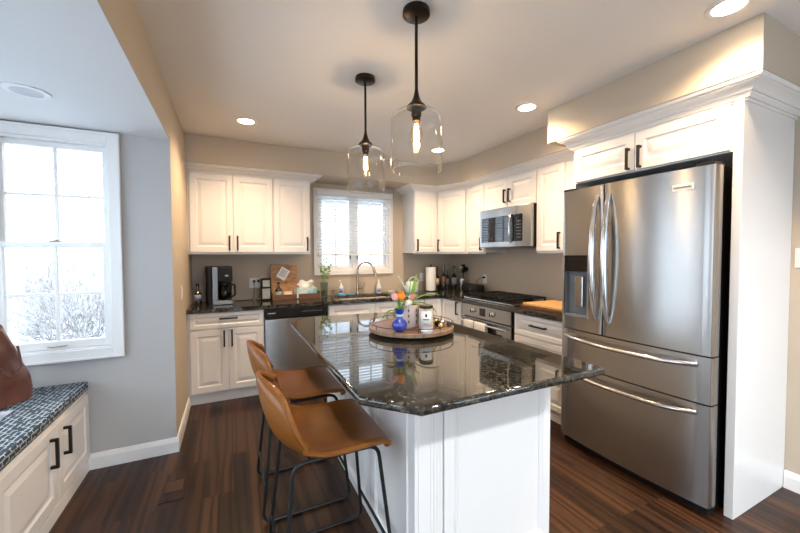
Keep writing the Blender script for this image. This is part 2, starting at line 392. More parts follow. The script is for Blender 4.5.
wall('wall_bay_left','y',YBE,YB,XBL-.12,XBL,0,ZB,LW_ADDED,'wall_paint_daylit')
wall('wall_bay_end','x',XBL-.12,XL-.09,YBE-.1,YBE,0,ZB,[],'wall_paint_daylit')
wall('wall_left_rear','y',YR,YBE,XL-.09,XL,0,ZC,[])
RD_ADDED=(-.1,2.8,0,2.3)  # opening of the added rear glass door, widened to brighten the room
wall('wall_rear','x',XL-.2,XR+.1,YR-.12,YR,0,ZC,[RD_ADDED])
mb=MB();mb.box(XL-.003,XL,YBE,YB-.0045,ZB,ZC);mb.box(XL-.085,XL-.0031,YBE,YB-.0045,ZB+.1005,ZC);struct(mb.build('wall_header','wall_paint'))
# soffits
ZS=2.291;XRS=2.54
mb=MB();mb.prism([(XL+.0005,YW-.0005),(XL+.0005,3.864),(2.40,3.864),(XRS,3.58),(XRS,2.0425),(2.292,2.0425),(2.292,.785),(XR-.0005,.785),(XR-.0005,YW-.0005)],ZS,ZC-.0005)
struct(mb.build('wall_soffit','wall_paint'))
for p in [((SW[0]+SW[1])/2,YW+.06,(SW[2]+SW[3])/2,(-P90,0,0),SW[1]-SW[0],SW[3]-SW[2]),((BW[0]+BW[1])/2,YB+.06,(BW[2]+BW[3])/2,(-P90,0,0),BW[1]-BW[0],BW[3]-BW[2])]:
    portal(p[:3],p[3],p[4],p[5])
for l in LW_ADDED: portal((XBL-.06,(l[0]+l[1])/2,(l[2]+l[3])/2),(0,-P90,0),l[3]-l[2],l[1]-l[0])
portal(((RD_ADDED[0]+RD_ADDED[1])/2,YR-.06,1.05),(P90,0,0),RD_ADDED[1]-RD_ADDED[0],2.1)
# baseboards
BBP=[(0,0),(.016,0),(.016,.075),(.012,.088),(.008,.10),(0,.105)]
def bboard(name,path,side=1):
    mb=MB();sweep(mb,path,BBP,side);struct(mb.build(name,'trim_white'))
bboard('baseboard_bay',[(-.865,YB-.0045),(XL+.0003,YB-.0045),(XL+.0003,3.80)],1)
bboard('baseboard_right',[(XR-.0005,.875),(XR-.0005,YR+.02)],1)
bboard('baseboard_rear',[(XL+.001,YBE),(XL+.001,YR+.001),(.1,YR+.001)],-1)
# crown along cabinet tops
CP=[(0,2.222),(.012,2.222),(.012,2.232),(.022,2.232),(.026,2.240),(.050,2.250),(.052,2.256),(.078,2.266),(.098,2.272),(.098,2.279),(.112,2.279),(.118,2.284),(.118,ZS),(0,ZS)]
def crown(name,path,prof=CP,side=1):
    mb=MB();sweep(mb,path,prof,side);struct(mb.build(name,'cabinet_white'))
crown('trim_1',[(XL+.001,3.997),(.814,3.997),(.814,YW-.002)])
crown('trim_2',[(2.126,YW-.002),(2.126,3.997),(2.469,3.997),(2.67,3.588),(2.67,1.8885)])
CP2=[(0,2.190),(.010,2.190),(.010,2.203),(.020,2.203),(.022,2.210),(.030,2.220),(.030,2.228),(.038,2.228),(.046,2.246),(.062,2.260),(.076,2.264),(.076,2.272),(.084,2.272),(.090,2.282),(.090,ZS),(0,ZS)]
crown('trim_3',[(2.66,1.870),(2.389,1.870),(2.389,.878),(XR-.002,.878)],CP2)
# ---------------- windows ----------------
def casing(par,x0,x1,z0,z1,y,w=.075,sill=False):
    mb=MB()
    for a,b,c,d in [(x0-w,x0,z0-w,z1+w),(x1,x1+w,z0-w,z1+w),(x0,x1,z1,z1+w),(x0,x1,z0-w,z0)]:
        mb.box(a,b,y-.018,y,c,d,.003)
    for a,b,c,d in [(x0-w,x0-w+.014,z0-w,z1+w),(x1+w-.014,x1+w,z0-w,z1+w),(x0-w+.014,x1+w-.014,z1+w-.014,z1+w),(x0-w+.014,x1+w-.014,z0-w,z0-w+.014)]:
        mb.box(a,b,y-.028,y-.0185,c,d,.002)
    mb.build('casing','trim_white',par)
def sash(par,x0,x1,z0,z1,y,cols,rows,fw=.038,mt=.016,bot=None):
    bot=bot or fw
    mb=MB();mb.box(x0,x0+fw,y,y+.035,z0,z1,.002);mb.box(x1-fw,x1,y,y+.035,z0,z1,.002);mb.box(x0+fw,x1-fw,y,y+.035,z1-fw,z1,.002);mb.box(x0+fw,x1-fw,y,y+.035,z0,z0+bot,.002)
    s=mb.build('sash','trim_white',par)
    mu=MB();gx0,gx1,gz0,gz1=x0+fw,x1-fw,z0+bot,z1-fw
    for i in range(1,cols): xx=gx0+(gx1-gx0)*i/cols;mu.box(xx-mt/2,xx+mt/2,y+.008,y+.026,gz0,gz1,.001)
    for i in range(1,rows): zz=gz0+(gz1-gz0)*i/rows;mu.box(gx0,gx1,y+.009,y+.025,zz-mt/2,zz+mt/2,.001)
    mu.build('muntin','trim_white',s)
    MB().box(gx0,gx1,y+.0155,y+.0185,gz0,gz1).build('pane','window_glass',s)
    return s
def jamb(par,x0,x1,z0,z1,y0,y1,t=.012):
    mb=MB()
    mb.box(x0,x0+t,y0,y1,z0,z1);mb.box(x1-t,x1,y0,y1,z0,z1);mb.box(x0+t,x1-t,y0,y1,z1-t,z1);mb.box(x0+t,x1-t,y0,y1,z0,z0+t)
    mb.build('jamb','trim_white',par)
def winroot(name):
    o=bpy.data.objects.new(name,None);COL.objects.link(o);o['kind']='structure';return o
def hung(name,x0,x1,z0,z1,cw,loc=(0,0,0),rz=0):
    """double hung window in local frame facing -y, wall face at y=0"""
    w=winroot(name);w.location=loc;w.rotation_euler=(0,0,rz)
    casing(w,x0,x1,z0,z1,-.0005,cw);jamb(w,x0,x1,z0,z1,0,.11)
    zm=z0+(z1-z0)*.505
    sash(w,x0+.013,x1-.013,z0+.013,zm+.018,.015,2,2,.032,bot=.05);sash(w,x0+.013,x1-.013,zm-.018,z1-.013,.055,2,2,.032)
    xc=(x0+x1)/2
    mb=MB();mb.tube(roundpath([(xc-.045,.014,z0+.032),(xc-.045,-.006,z0+.032),(xc+.045,-.006,z0+.032),(xc+.045,.014,z0+.032)],.012,4),.004,6);mb.build('lift_handle','nickel',w)
    mb=MB();mb.box(xc-.03,xc+.03,.02,.045,zm+.018,zm+.026,.002);mb.cyl(.012,zm+.026,zm+.034,(xc,.032,0),12);mb.tube([(xc,.032,zm+.034),(xc+.03,.022,zm+.036)],.004,6);mb.build('sash_lock','nickel',w)
    return w
hung('window_1',*BW,.066,(0,YB-.004,0))
for i,l in enumerate(LW_ADDED): hung('window_%d'%(i+3),l[0],l[1],l[2],l[3],.07,(XBL,0,0),P90)  # the added side windows, out of view
# sink window: pair of casements
w=winroot('window_2');w.location=(0,YW,0)
casing(w,*SW,-.0005,.060);jamb(w,*SW,0,.11,.014)
xm=(SW[0]+SW[1])/2
sash(w,SW[0]+.015,xm-.022,SW[2]+.015,SW[3]-.015,.05,2,3,.04,.014);sash(w,xm+.022,SW[1]-.015,SW[2]+.015,SW[3]-.015,.05,2,3,.04,.014)
MB().box(xm-.0215,xm+.0215,.035,.10,SW[2]+.015,SW[3]-.015,.002).build('mullion','trim_white',w)
for xx in (xm-.2,xm+.24):
    mb=MB();mb.box(xx-.03,xx+.03,.01,.035,SW[2]+.0145,SW[2]+.026,.003);mb.tube([(xx,.02,SW[2]+.026),(xx+.05,.0,SW[2]+.034)],.005,6);mb.build('crank','plate_white',w)
for xx in (xm-.05,xm+.05):
    mb=MB();mb.box(xx-.006,xx+.006,.036,.049,1.36,1.42,.002);mb.build('latch','dark_bronze',w)
# blind
bl=thing('venetian_blind','white horizontal slat blind lowered over the sink window','blind',(0,YW,0))
MB().box(SW[0]-.035,SW[1]+.035,-.075,-.030,SW[3]-.025,SW[3]+.032,.004).build('headrail','trim_white',bl)
mb=MB();z=SW[3]-.04;zb=1.435
while z>zb:
    mb.T=Matrix.Translation((0,-.035,z))@Matrix.Rotation(math.radians(-4),4,'X')
    mb.box(SW[0]-.012,SW[1]+.012,-.0225,.0225,-.0012,.0012);z-=.038
mb.T=Matrix.Identity(4)
mb.build('slats','blind_white',bl)
MB().box(SW[0]-.012,SW[1]+.012,-.055,-.015,1.405,1.425,.004).build('bottom_rail','trim_white',bl)
for xx in (SW[0]+.12,xm,SW[1]-.12):
    MB().tube([(xx,-.058,SW[3]-.03),(xx,-.058,1.42)],.0016,5).build('ladder_cord','blind_white',bl)
MB().tube([(SW[0]+.10,-.08,SW[3]-.03),(SW[0]+.10,-.08,1.50)],.003,6).build('wand','blind_white',bl)
# unseen rear sliding door, added for extra daylight
w=winroot('added_door_1');w.location=((RD_ADDED[0]+RD_ADDED[1])/2,YR,0);w.rotation_euler=(0,0,math.pi);hw=(RD_ADDED[1]-RD_ADDED[0])/2
mb=MB();mb.box(-hw-.08,-hw,-.02,-.0005,0,2.38);mb.box(hw,hw+.08,-.02,-.0005,0,2.38);mb.box(-hw,hw,-.02,-.0005,2.3,2.38);mb.build('casing','trim_white',w)
sash(w,-hw+.002,.03,.002,2.298,.02,1,1,.07);sash(w,-.03,hw-.002,.002,2.298,.06,1,1,.07)
# ---------------- wall plates ----------------
def outlet(name,label,loc,rz,gang=1,switch=False,ys=True):
    t=thing(name,label,'switch' if switch else 'outlet',loc,rz);w=.035*gang+.002 if gang>1 else .036
    MB().box(-w,w,-.006,0,-.058,.058,.003).build('cover_plate','plate_white',t)
    for g in range(gang):
        cx=(g-(gang-1)/2)*.046
        if switch: MB().box(cx-.016,cx+.016,-.010,-.006,-.033,.033,.002).build('rocker','trim_white',t)
        else:
            for s in (-1,1):
                mb=MB();mb.box(cx-.015,cx+.015,-.008,-.006,s*.02-.014,s*.02+.014,.001);f=mb.build('socket','trim_white',t)
                mb=MB();mb.box(cx-.007,cx-.005,-.0086,-.008,s*.02-.004,s*.02+.006);mb.box(cx+.005,cx+.007,-.0086,-.008,s*.02-.004,s*.02+.006);mb.build('slot','dark_gap',f)
    return t
outlet('light_switch','white light switch on the narrow wall left of the coffee maker',(XL+.0005,3.385,1.105),P90,1,True)
outlet('light_switch','white light switch on the wall right of the refrigerator panel',(XR-.0005,.825,1.383),-P90,1,True)
o1=outlet('wall_outlet','double gang outlet with two black plugs behind the coffee maker',(.265,YW-.0005,1.10),0,2)
outlet('wall_outlet','outlet between the sink window and the paper towels',(2.43,YW-.0005,1.10),0,1)
outlet('wall_outlet','outlet above the toaster with a black plug',(XR-.0005,3.66,1.095),-P90,1)
# floor vent
t=thing('floor_register','dark wooden floor register near the bay wall corner','vent',(-.325,2.50,0))
MB().box(-.065,.065,-.15,.15,.0002,.004,.001).build('frame','floor_wood',t)
MB().box(-.045,.045,-.06,.05,.0042,.0052).build('opening','dark_gap',t)
mb=MB()
for i in range(9): mb.box(-.045,.045,-.058+.0125*i,-.053+.0125*i,.0054,.007)
mb.build('slats','dark_board',t)
# ---------------- recessed lights ----------------
def can(x,y,label,z=ZC,on=True,cool=None):
    t=thing('recessed_light',label,'ceiling light',(x,y,z),0,'recessed ceiling lights')
    MB().lathe([(.062,-.0008),(.088,-.0008),(.088,-.004),(.078,-.008),(.062,-.006)],n=36,cap=False).build('trim_ring','trim_white',t,smooth=True)
    MB().cyl(.061,-.0050,-.0012,n=36).build('lens','can_lens' if on else 'can_lens_off',t)
    if on:
        l=bpy.data.lights.new('recessed_lamp','SPOT');l.energy=cool or CAN;l.color=(.88,.94,1) if cool else CANCOL;l.spot_size=math.radians(150);l.spot_blend=1.0;l.shadow_soft_size=.05
        o=bpy.data.objects.new('recessed_lamp',l);COL.objects.link(o);o.parent=t;o.location=(0,0,-.058)
    return t
can(.142,3.295,'lit recessed light above the left upper cabinets')
can(2.057,3.306,'lit recessed light behind the larger pendant, nearest the corner cabinets')
can(2.088,2.062,'lit recessed light in the ceiling in front of the microwave wall')
can(2.09,.837,'lit recessed light above the refrigerator soffit end')
for x_,y_,lab_ in [(.35,-.55,'added unseen cool white fill light behind the viewer on the left'),(2.2,-.55,'added unseen cool white fill light behind the viewer on the right'),(.35,-2.0,'added unseen cool white fill light in the rear left of the room'),(2.2,-2.0,'added unseen cool white fill light in the rear right of the room')]: can(x_,y_,lab_,cool=80)  # unseen fill lights, added to raise the room's brightness
t=can(-.889,2.391,'unlit recessed light in the low bay ceiling above the bench',ZB,False)
# ---------------- pendants ----------------
def pendant(x,y,zt,label):
    """zt = z of the bottom rim of the glass"""
    t=thing('pendant_light',label,'pendant lamp',(x,y,ZC),0,'glass pendants over the island')
    r0=zt-ZC
    MB().lathe([(.0,-.0005),(.062,-.0005),(.064,-.006),(.064,-.024),(.055,-.030),(.008,-.032),(.008,-.05)],n=36).build('canopy','dark_bronze',t,smooth=True)
    H=.285 ; top=r0+H
    MB().cyl(.0075,top+.09,-.03,n=12).build('rod','dark_bronze',t,smooth=True)
    MB().lathe([(.006,top+.115),(.009,top+.085),(.016,top+.055),(.028,top+.032),(.044,top+.018),(.048,top+.008),(.040,top+.003)],n=32).build('shade_cap','dark_bronze',t,smooth=True)
    MB().lathe([(.024,top+.003),(.024,top-.030),(.019,top-.034),(.019,top-.055)],n=24).build('socket','dark_bronze',t,smooth=True)
    g=[(.040,top),(.066,top-.006),(.098,top-.016),(.114,top-.030),(.121,top-.050),(.121,top-.16),(.121,r0+.012),(.119,r0),(.114,r0+.001),(.113,r0+.004)]
    MB().lathe(g,n=56,cap=False).build('glass_shade','shade_glass',t,smooth=True,angle=60)
    bt=top-.055
    b=MB().lathe([(.010,bt),(.013,bt-.012),(.026,bt-.035),(.031,bt-.058),(.028,bt-.082),(.016,bt-.098),(.002,bt-.104)],n=24).build('bulb','bulb_glass',t,smooth=True)
    mb=MB()
    for k in range(6):
        a=k*math.pi/3;mb.tube([(.004*math.cos(a),.004*math.sin(a),bt-.012),(.011*math.cos(a),.011*math.sin(a),bt-.075)],.0016,5)
    mb.build('filament','filament',b)
    l=bpy.data.lights.new('pendant_bulb','POINT');l.energy=PEND;l.color=(1,.70,.40);l.shadow_soft_size=.016
    o=bpy.data.objects.new('pendant_bulb',l);COL.objects.link(o);o.parent=t;o.location=(0,0,bt-.045)
    return t
pendant(.803,1.482,1.805,'clear glass jar pendant nearer the viewer, the larger looking one')
pendant(.803,2.172,1.825,'clear glass jar pendant farther back, in front of the sink window')
# ---------------- upper cabinets ----------------
def upper(label,loc,rz,w,z0,z1,doors,depth=.328,rail=True,body0=0,hl=.15):
    t=thing('upper_cabinet',label,'cabinet',loc,rz,'white wall cabinets')
    mb=MB();mb.box(body0,w,0.0,depth,z0,z1,.001)
    if rail: mb.box(body0,w,-.004,.014,z0-.014,z0+.0,.002)
    mb.build('body','cabinet_white',t)
    for (a,b,c,d,hx,hz) in doors: door(t,a,b,c,d,-.0205,hx,hz,hl)
    return t
YU=3.997;Z0=1.435;Z1=2.221
upper('white double door wall cabinet above the coffee maker',(XL+.001,YU,0),0,.788,Z0,Z1,[(.020,.401,Z0+.008,2.218,.366,1.535),(.405,.782,Z0+.008,2.218,.440,1.535)])
upper('white single door wall cabinet between the coffee maker cabinet and the window',(.4235,YU,0),0,.3905,Z0,Z1,[(.006,.384,Z0+.008,2.218,.352,1.535)])
upper('white single door wall cabinet just right of the sink window',(2.126,YU,0),0,.3425,Z0,Z1,[(.006,.338,Z0+.008,2.218,.036,1.535)])
upper('white narrow wall cabinet left of the microwave',(2.67,3.588,0),-P90,.325,Z0,Z1,[(.006,.320,Z0+.008,2.218,.288,1.535)])
upper('white short double door cabinet above the microwave',(2.67,3.262,0),-P90,.772,1.905,Z1,[(.005,.384,1.910,2.218,.352,2.03),(.388,.767,1.910,2.218,.422,2.03)],rail=False,hl=.14)
upper('white tall door wall cabinet between microwave and refrigerator',(2.67,2.489,0),-P90,.600,Z0,Z1,[(.006,.312,Z0+.008,2.218,.272,1.535)])
t=thing('upper_cabinet','white diagonal corner wall cabinet above the dark bottles','cabinet',(2.469,3.997,0),0,'white wall cabinets')
dx,dy=.201,-.409;L=math.hypot(dx,dy)
mb=MB();mb.prism([(.0005,0),(dx,dy+.0005),(.530,dy+.0005),(.530,.3295),(.0005,.3295)],Z0,Z1);mb.T=Matrix.Rotation(math.atan2(dy,dx),4,'Z');mb.box(.012,L-.012,-.004,.01,Z0-.014,Z0);mb.build('body','cabinet_white',t)
mb=MB();mb.T=Matrix.Rotation(math.atan2(dy,dx),4,'Z');panel(mb,.028,L-.028,Z0+.008,2.218,-.0205);d=mb.build('door','cabinet_white',t)
mb=MB();mb.T=Matrix.Rotation(math.atan2(dy,dx),4,'Z');pull(mb,.048,1.535,.15,-.0205);mb.build('handle','black_metal',d)
# over-fridge cabinet + panels
t=thing('refrigerator_cabinet','white two door cabinet above the refrigerator with full height side panels','cabinet',(2.389,1.868,0),-P90)
MB().box(.0,.949,0,.61,1.945,2.288,.001).build('body','cabinet_white',t)
door(t,.016,.450,1.952,2.192,-.0205,.418,2.030,.14);door(t,.456,.936,1.952,2.192,-.0205,.490,2.030,.14)
MB().box(.9505,.990,-.017,.610,0,2.288,.002).build('side_panel','cabinet_white',t)
MB().box(-.0185,-.0015,.011,.610,0,2.288,.001).build('side_panel','cabinet_white',t)
# ---------------- base cabinets ----------------
YF=3.76;TB=.874
def base(label,loc,rz,w,depth=.565,name='base_cabinet',x0=0,toe=True):
    t=thing(name,label,'cabinet',loc,rz,'white base cabinets')
    mb=MB();mb.box(x0,w,0,depth,.105,TB);mb.box(x0+.001,w-.001,.04,depth,0,.105);mb.build('body','cabinet_white',t);return t
t=base('white base cabinet under the coffee maker with one drawer and two doors',(XL+.001,YF,0),0,.664)
door(t,.022,.656,.720,.868,-.0205,.345,.812,.155,False,'drawer',fw=.035)
door(t,.022,.337,.120,.708,-.0205,.305,.62,.155);door(t,.341,.656,.120,.708,-.0205,.372,.62,.155)
t=base('white sink base cabinet with two doors under the faucet',(.945,YF,0),0,1.19)
mb=t.children[0]
door(t,.01,.54,.120,.860,-.0205);door(t,.545,1.18,.120,.860,-.0205)
# corner cabinet
t=thing('base_cabinet','white corner base cabinet with folding doors meeting beside the oven','cabinet',(2.136,YF,0),0,'white base cabinets')
XF=2.405
mb=MB();mb.prism([(0,0),(XF-2.136,0),(XF-2.136,-.428),(XR-2.138,-.428),(XR-2.138,.565),(0,.565)],.105,TB);mb.prism([(0,.04),(XF-2.136+.04,.04),(XF-2.136+.04,-.428),(XR-2.138,-.428),(XR-2.138,.565),(0,.565)],0,.105)
mb.build('body','cabinet_white',t)
door(t,.006,XF-2.136-.022,.120,.866,-.0205)
mb=MB();mb.T=Matrix.Translation((XF-2.136,-.024,0))@Matrix.Rotation(-P90,4,'Z');panel(mb,.0,.398,.120,.866,-.0205);d=mb.build('door','cabinet_white',t)
mb=MB();mb.T=Matrix.Translation((XF-2.136,-.024,0))@Matrix.Rotation(-P90,4,'Z');pull(mb,.335,.785,.15,-.0205);mb.build('handle','black_metal',d)
t=base('white three drawer base between the oven and the refrigerator',(XF,2.500,0),-P90,.612)
door(t,.012,.596,.680,.864,-.0205,.30,.785,.17,False,'drawer',fw=.035);door(t,.012,.596,.405,.664,-.0205,.30,.56,.17,False,'drawer',fw=.045);door(t,.012,.596,.120,.395,-.0205,.30,.28,.17,False,'drawer',fw=.045)
# counter
mb=MB();CY=3.720;CX=2.360;C0,C1=.8745,.914
sxa,sxb,sya,syb=1.10,1.80,3.815,4.205
pts=None
def strip(a,b,c,d): mb.box(a,b,c,d,C0,C1)
strip(XL+.0015,sxa,CY,YW-.001);strip(sxa,sxb,CY,sya);strip(sxa,sxb,syb,YW-.001);strip(sxb,CX,CY,YW-.001);strip(CX,XR-.001,1.8875,YW-.001)
ct=one('kitchen_countertop',mb,'granite','black speckled granite worktop along the back and range walls','countertop')
# sink
t=thing('kitchen_sink','stainless undermount sink below the faucet','sink',(sxa,sya,C0))
w_,d_=sxb-sxa,syb-sya
mb=MB();rings=[]
for ins,zz in [(-.02,-.002),(.006,-.002),(.010,-.02),(.03,-.17),(.05,-.19)]:
    rings.append([mb.v(p) for p in [(ins,ins,zz),(w_-ins,ins,zz),(w_-ins,d_-ins,zz),(ins,d_-ins,zz)]])
for a,b in zip(rings,rings[1:]):
    for k in range(4): mb.face([a[k],a[(k+1)%4],b[(k+1)%4],b[k]])
mb.face(rings[-1]);mb.build('basin','steel_plain',t)
MB().box(w_*.55,w_*.55+.02,.03,d_-.03,-.17,-.05,.004).build('divider','steel_plain',t)
MB().cyl(.04,-.188,-.184,(w_*.28,d_*.5,0)).build('drain','chrome',t)
# faucet
t=thing('kitchen_faucet','brushed nickel gooseneck faucet behind the sink','faucet',(1.45,4.245,C1),math.radians(-32))
MB().lathe([(.0,.0),(.030,0),(.030,.008),(.022,.016),(.018,.03),(.018,.13),(.0145,.15),(.0145,.16)],n=24).build('base','nickel',t,smooth=True)
pth=[(0,0,.15),(0,0,.30)]+arc((.105,0,.30),.105,180,18,14)[1:]
MB().tube(pth,.0125,12).build('spout','nickel',t,smooth=True)
e=Vector(pth[-1]);dr=Vector((.33,0,-1)).normalized()
MB().tube([e-dr*.005,e+dr*.02,e+dr*.07,e+dr*.10,e+dr*.105],[.014,.016,.019,.023,.019],14).build('spray_head','nickel',t,smooth=True)
MB().tube([(0,0,.075),(.035,-.02,.082),(.07,-.03,.088),(.088,-.034,.10),(.095,-.036,.15)],[.016,.013,.011,.009,.007],10).build('lever','nickel',t,smooth=True)
# ---------------- dishwasher ----------------
t=thing('dishwasher','stainless dishwasher with a black control strip left of the sink','dishwasher',(.302,YF-.022,0))
MB().box(.0,.62,.035,.56,.03,.870).build('tub','stainless_dark',t)
MB().box(.004,.616,-.008,.034,.115,.765,.004).build('door','stainless',t)
cpn=MB().box(.002,.618,-.020,.034,.772,.868,.010).build('control_strip','black_plastic',t)
mb=MB()
for i in range(10): mb.box(.36+i*.022,.370+i*.022,-.0209,-.0201,.828,.831)
mb.build('button_mark','plate_white',cpn)['kind']='stuff'
MB().box(.03,.10,-.0209,-.0201,.826,.831).build('lettering','plate_white',cpn)
MB().box(.01,.61,.045,.06,.0,.11).build('kick_plate','black_plastic',t)
# ---------------- undercounter oven ----------------
t=thing('wall_oven','stainless under counter oven with two knobs and a towel bar','oven',(XF,3.322,0),-P90,)
MB().box(.002,.815,.02,.56,.0,.872).build('casing','stainless_dark',t)
cpn=MB().box(.012,.795,-.030,.02,.735,.868,.003).build('control_panel','stainless',t)
MB().box(.335,.425,-.0325,-.030,.765,.845,.001).build('display','black_glass',cpn)
for xx in (.225,.535):
    k=MB().lathe([(.0,0),(.026,0),(.026,-.006),(.021,-.010),(.021,-.028),(.018,-.032),(0,-.032)],(xx,-.0305,.805),24,'Y').build('knob','chrome',cpn,smooth=True)
    MB().box(xx-.004,xx+.004,-.070,-.062,.788,.822,.001).build('grip','black_plastic',k)
d=MB().box(.012,.795,-.026,.019,.12,.722,.004).build('oven_door','stainless',t)
MB().box(.13,.68,-.0275,-.0262,.25,.62,.0005).build('window','black_glass',d)
mb=MB();mb.cyl(.012,.02,.79,(0,-.085,.690),16,'X')
for xx in (.06,.75): mb.tube([(xx,-.024,.690),(xx,-.080,.690)],.009,8)
mb.build('handle','chrome',d,smooth=True)
MB().box(.797,.812,-.0,.019,.0,.868).build('side_gap','dark_gap',t)
def towel(label,xa,xb,zb,material):
    tt=MB()
    pf=[(-.100,zb),(-.1015,.60),(-.1005,.688),(-.094,.7045),(-.085,.7075),(-.076,.7045),(-.0695,.688),(-.069,.60),(-.070,zb+.04)]
    def fn(u,v):
        i=min(int(v*(len(pf)-1)),len(pf)-2);f=v*(len(pf)-1)-i
        y=pf[i][0]*(1-f)+pf[i+1][0]*f;z=pf[i][1]*(1-f)+pf[i+1][1]*f
        return (xa+(xb-xa)*u,y+(.003*math.sin(u*17) if z<.66 and y<-.09 else 0),z)
    tt.grid(fn,14,24);o=tt.build('dish_towel',material,smooth=True,solid=.003);o.location=(XF,3.322,0);o.rotation_euler=(0,0,-P90)
    tag(o,label,'towel','towels on the oven handle')
towel('grey striped dish towel on the oven handle, the left one',.15,.32,.47,'towel_stripe')
towel('plain white dish towel on the oven handle, the right one',.335,.51,.45,'towel_white')
# ---------------- cooktop ----------------
t=thing('gas_cooktop','stainless gas cooktop with black iron grates on the worktop','cooktop',(2.42,3.33,C1),-P90)
MB().box(0,.79,0,.51,.0003,.016,.004).build('tray','steel_plain',t)
MB().box(.03,.76,.03,.48,.0165,.019,.001).build('cooking_surface','black_plastic',t)
for i,(bx,by) in enumerate([(.17,.14),(.17,.37),(.40,.25),(.62,.14),(.62,.37)]):
    MB().lathe([(0,.019),(.05,.019),(.05,.028),(.038,.03),(.038,.038),(.0,.040)],(bx,by,0),20).build('burner','iron',t,smooth=True)
for gx in (.035,.275,.515):
    mb=MB();x0_,x1_=gx,gx+.235;z=.050
    for a,b,c,d2 in [(x0_,x1_,.035,.047),(x0_,x1_,.463,.475),(x0_,x0_+.012,.035,.475),(x1_-.012,x1_,.035,.475),(x0_,x1_,.249,.261)]: mb.box(a,b,c,d2,z,z+.014,.002)
    for yy in (.09,.14,.19,.31,.37,.42): mb.box(x0_+.012,x0_+.085,yy-.005,yy+.005,z+.002,z+.016,.001);mb.box(x1_-.085,x1_-.012,yy-.005,yy+.005,z+.002,z+.016,.001)
    mb.box((x0_+x1_)/2-.005,(x0_+x1_)/2+.005,.035,.475,z+.002,z+.016,.001)
    for xx in (x0_,x1_-.014):
        for yy in (.035,.461): mb.box(xx,xx+.014,yy,yy+.014,.019,z)
    mb.build('grate','iron',t)
for i in range(5): MB().lathe([(0,.016),(.018,.016),(.016,.042),(0,.042)],(.22+i*.085,.018,0),16).build('knob','black_plastic',t,smooth=True) if False else None
# ---------------- microwave ----------------
t=thing('microwave','stainless over the range microwave below the short cabinet','microwave',(2.60,3.258,0),-P90)
MB().box(.004,.766,.02,.397,1.488,1.9035,.003).build('case','black_plastic',t)
f=MB().box(.0,.77,-.012,.02,1.490,1.9035,.004).build('front','stainless',t)
MB().box(.035,.655,-.0145,-.0122,1.545,1.815,.001).build('window','black_glass',f)
mb=MB()
for r in range(6):
    for c in range(3): mb.box(.585+c*.02,.593+c*.02,-.0152,-.0146,1.58+r*.032,1.588+r*.032)
mb.build('keypad','display_text',f)['kind']='stuff'
hp=[(.505,-.012,1.535),(.508,-.035,1.56),(.510,-.046,1.62),(.510,-.048,1.68),(.510,-.046,1.74),(.508,-.035,1.80),(.505,-.012,1.825)]
MB().tube(hp,.0095,10).build('handle','chrome',f,smooth=True)
MB().cyl(.008,-.0142,-.0122,(.36,0,1.862),16,'Y').build('badge','steel_plain',f)
MB().box(.575,.577,-.0128,-.0121,1.49,1.90).build('seam','dark_gap',f)
MB().box(.02,.75,.05,.38,1.480,1.4875).build('vent_filter','stainless_dark',t)
# ---------------- refrigerator ----------------
t=thing('refrigerator','tall stainless refrigerator with two upper doors and two drawers','refrigerator',(2.258,1.864,0),-P90)
FW=.928
MB().box(.008,FW-.008,.075,.70,.03,1.872,.004).build('cabinet','stainless_dark',t)
def bow(x): return -.028*(1-((x-FW/2)/(FW/2))**2)
def bowed(mb,x0,x1,z0,z1,back=.070,n=14,edge=.012,hole=None):
    xs=[x0]+[x0+edge*.3,x0+edge]+[x0+edge+(x1-x0-2*edge)*i/n for i in range(1,n)]+[x1-edge,x1-edge*.3,x1]
    def yy(x):
        d=min(x-x0,x1-x);k=0
        if d<edge: k=edge-math.sqrt(max(0,edge*edge-(edge-d)**2))
        return bow(x)+k
    cols=[]
    for x in xs: cols.append((x,yy(x)))
    pts=[(x,y) for x,y in cols]+[(x1,back),(x0,back)]
    mb.prism(pts,z0,z1)
XS=.338
mb=MB()
# left door with dispenser recess
hx0,hx1,hz0,hz1=.020,.222,.955,1.402
bowed(mb,0,XS-.002,hz1,1.872);bowed(mb,0,XS-.002,.868,hz0)
bowed(mb,0,hx0,hz0,hz1,edge=.006,n=2);bowed(mb,hx1,XS-.002,hz0,hz1,edge=.003,n=4)
mb.box(hx0,hx1,.055,.070,hz0,hz1)
ld=mb.build('freezer_door','stainless',t,smooth=True,angle=30)
dp=MB().box(hx0+.002,hx1-.002,bow(.12)+.006,.054,1.285,hz1-.002,.003).build('dispenser_display','black_glass',ld)
mb=MB();mb.box(hx0+.001,hx0+.008,bow(.0)+.012,.054,hz0+.002,1.283);mb.box(hx1-.008,hx1-.001,bow(.2)+.008,.054,hz0+.002,1.283);mb.box(hx0+.009,hx1-.009,.045,.054,hz0+.002,1.283);mb.box(hx0+.008,hx1-.008,bow(.12)+.004,.044,hz0+.002,hz0+.016);mb.build('dispenser_recess','dispenser_grey',ld)
MB().box(.10,.165,.01,.044,1.03,1.25,.006).build('dispenser_paddle','steel_plain',ld)
MB().box(.205,.216,.0,.044,.972,1.283,.002).build('dispenser_chute','stainless_dark',ld)
mb=MB();bowed(mb,XS+.003,FW,.868,1.872);rd=mb.build('fresh_food_door','stainless',t,smooth=True,angle=30)
mb=MB();bowed(mb,0,FW,.610,.860);d1=mb.build('middle_drawer','stainless',t,smooth=True,angle=30)
mb=MB();bowed(mb,0,FW,.055,.602);d2=mb.build('freezer_drawer','stainless',t,smooth=True,angle=30)
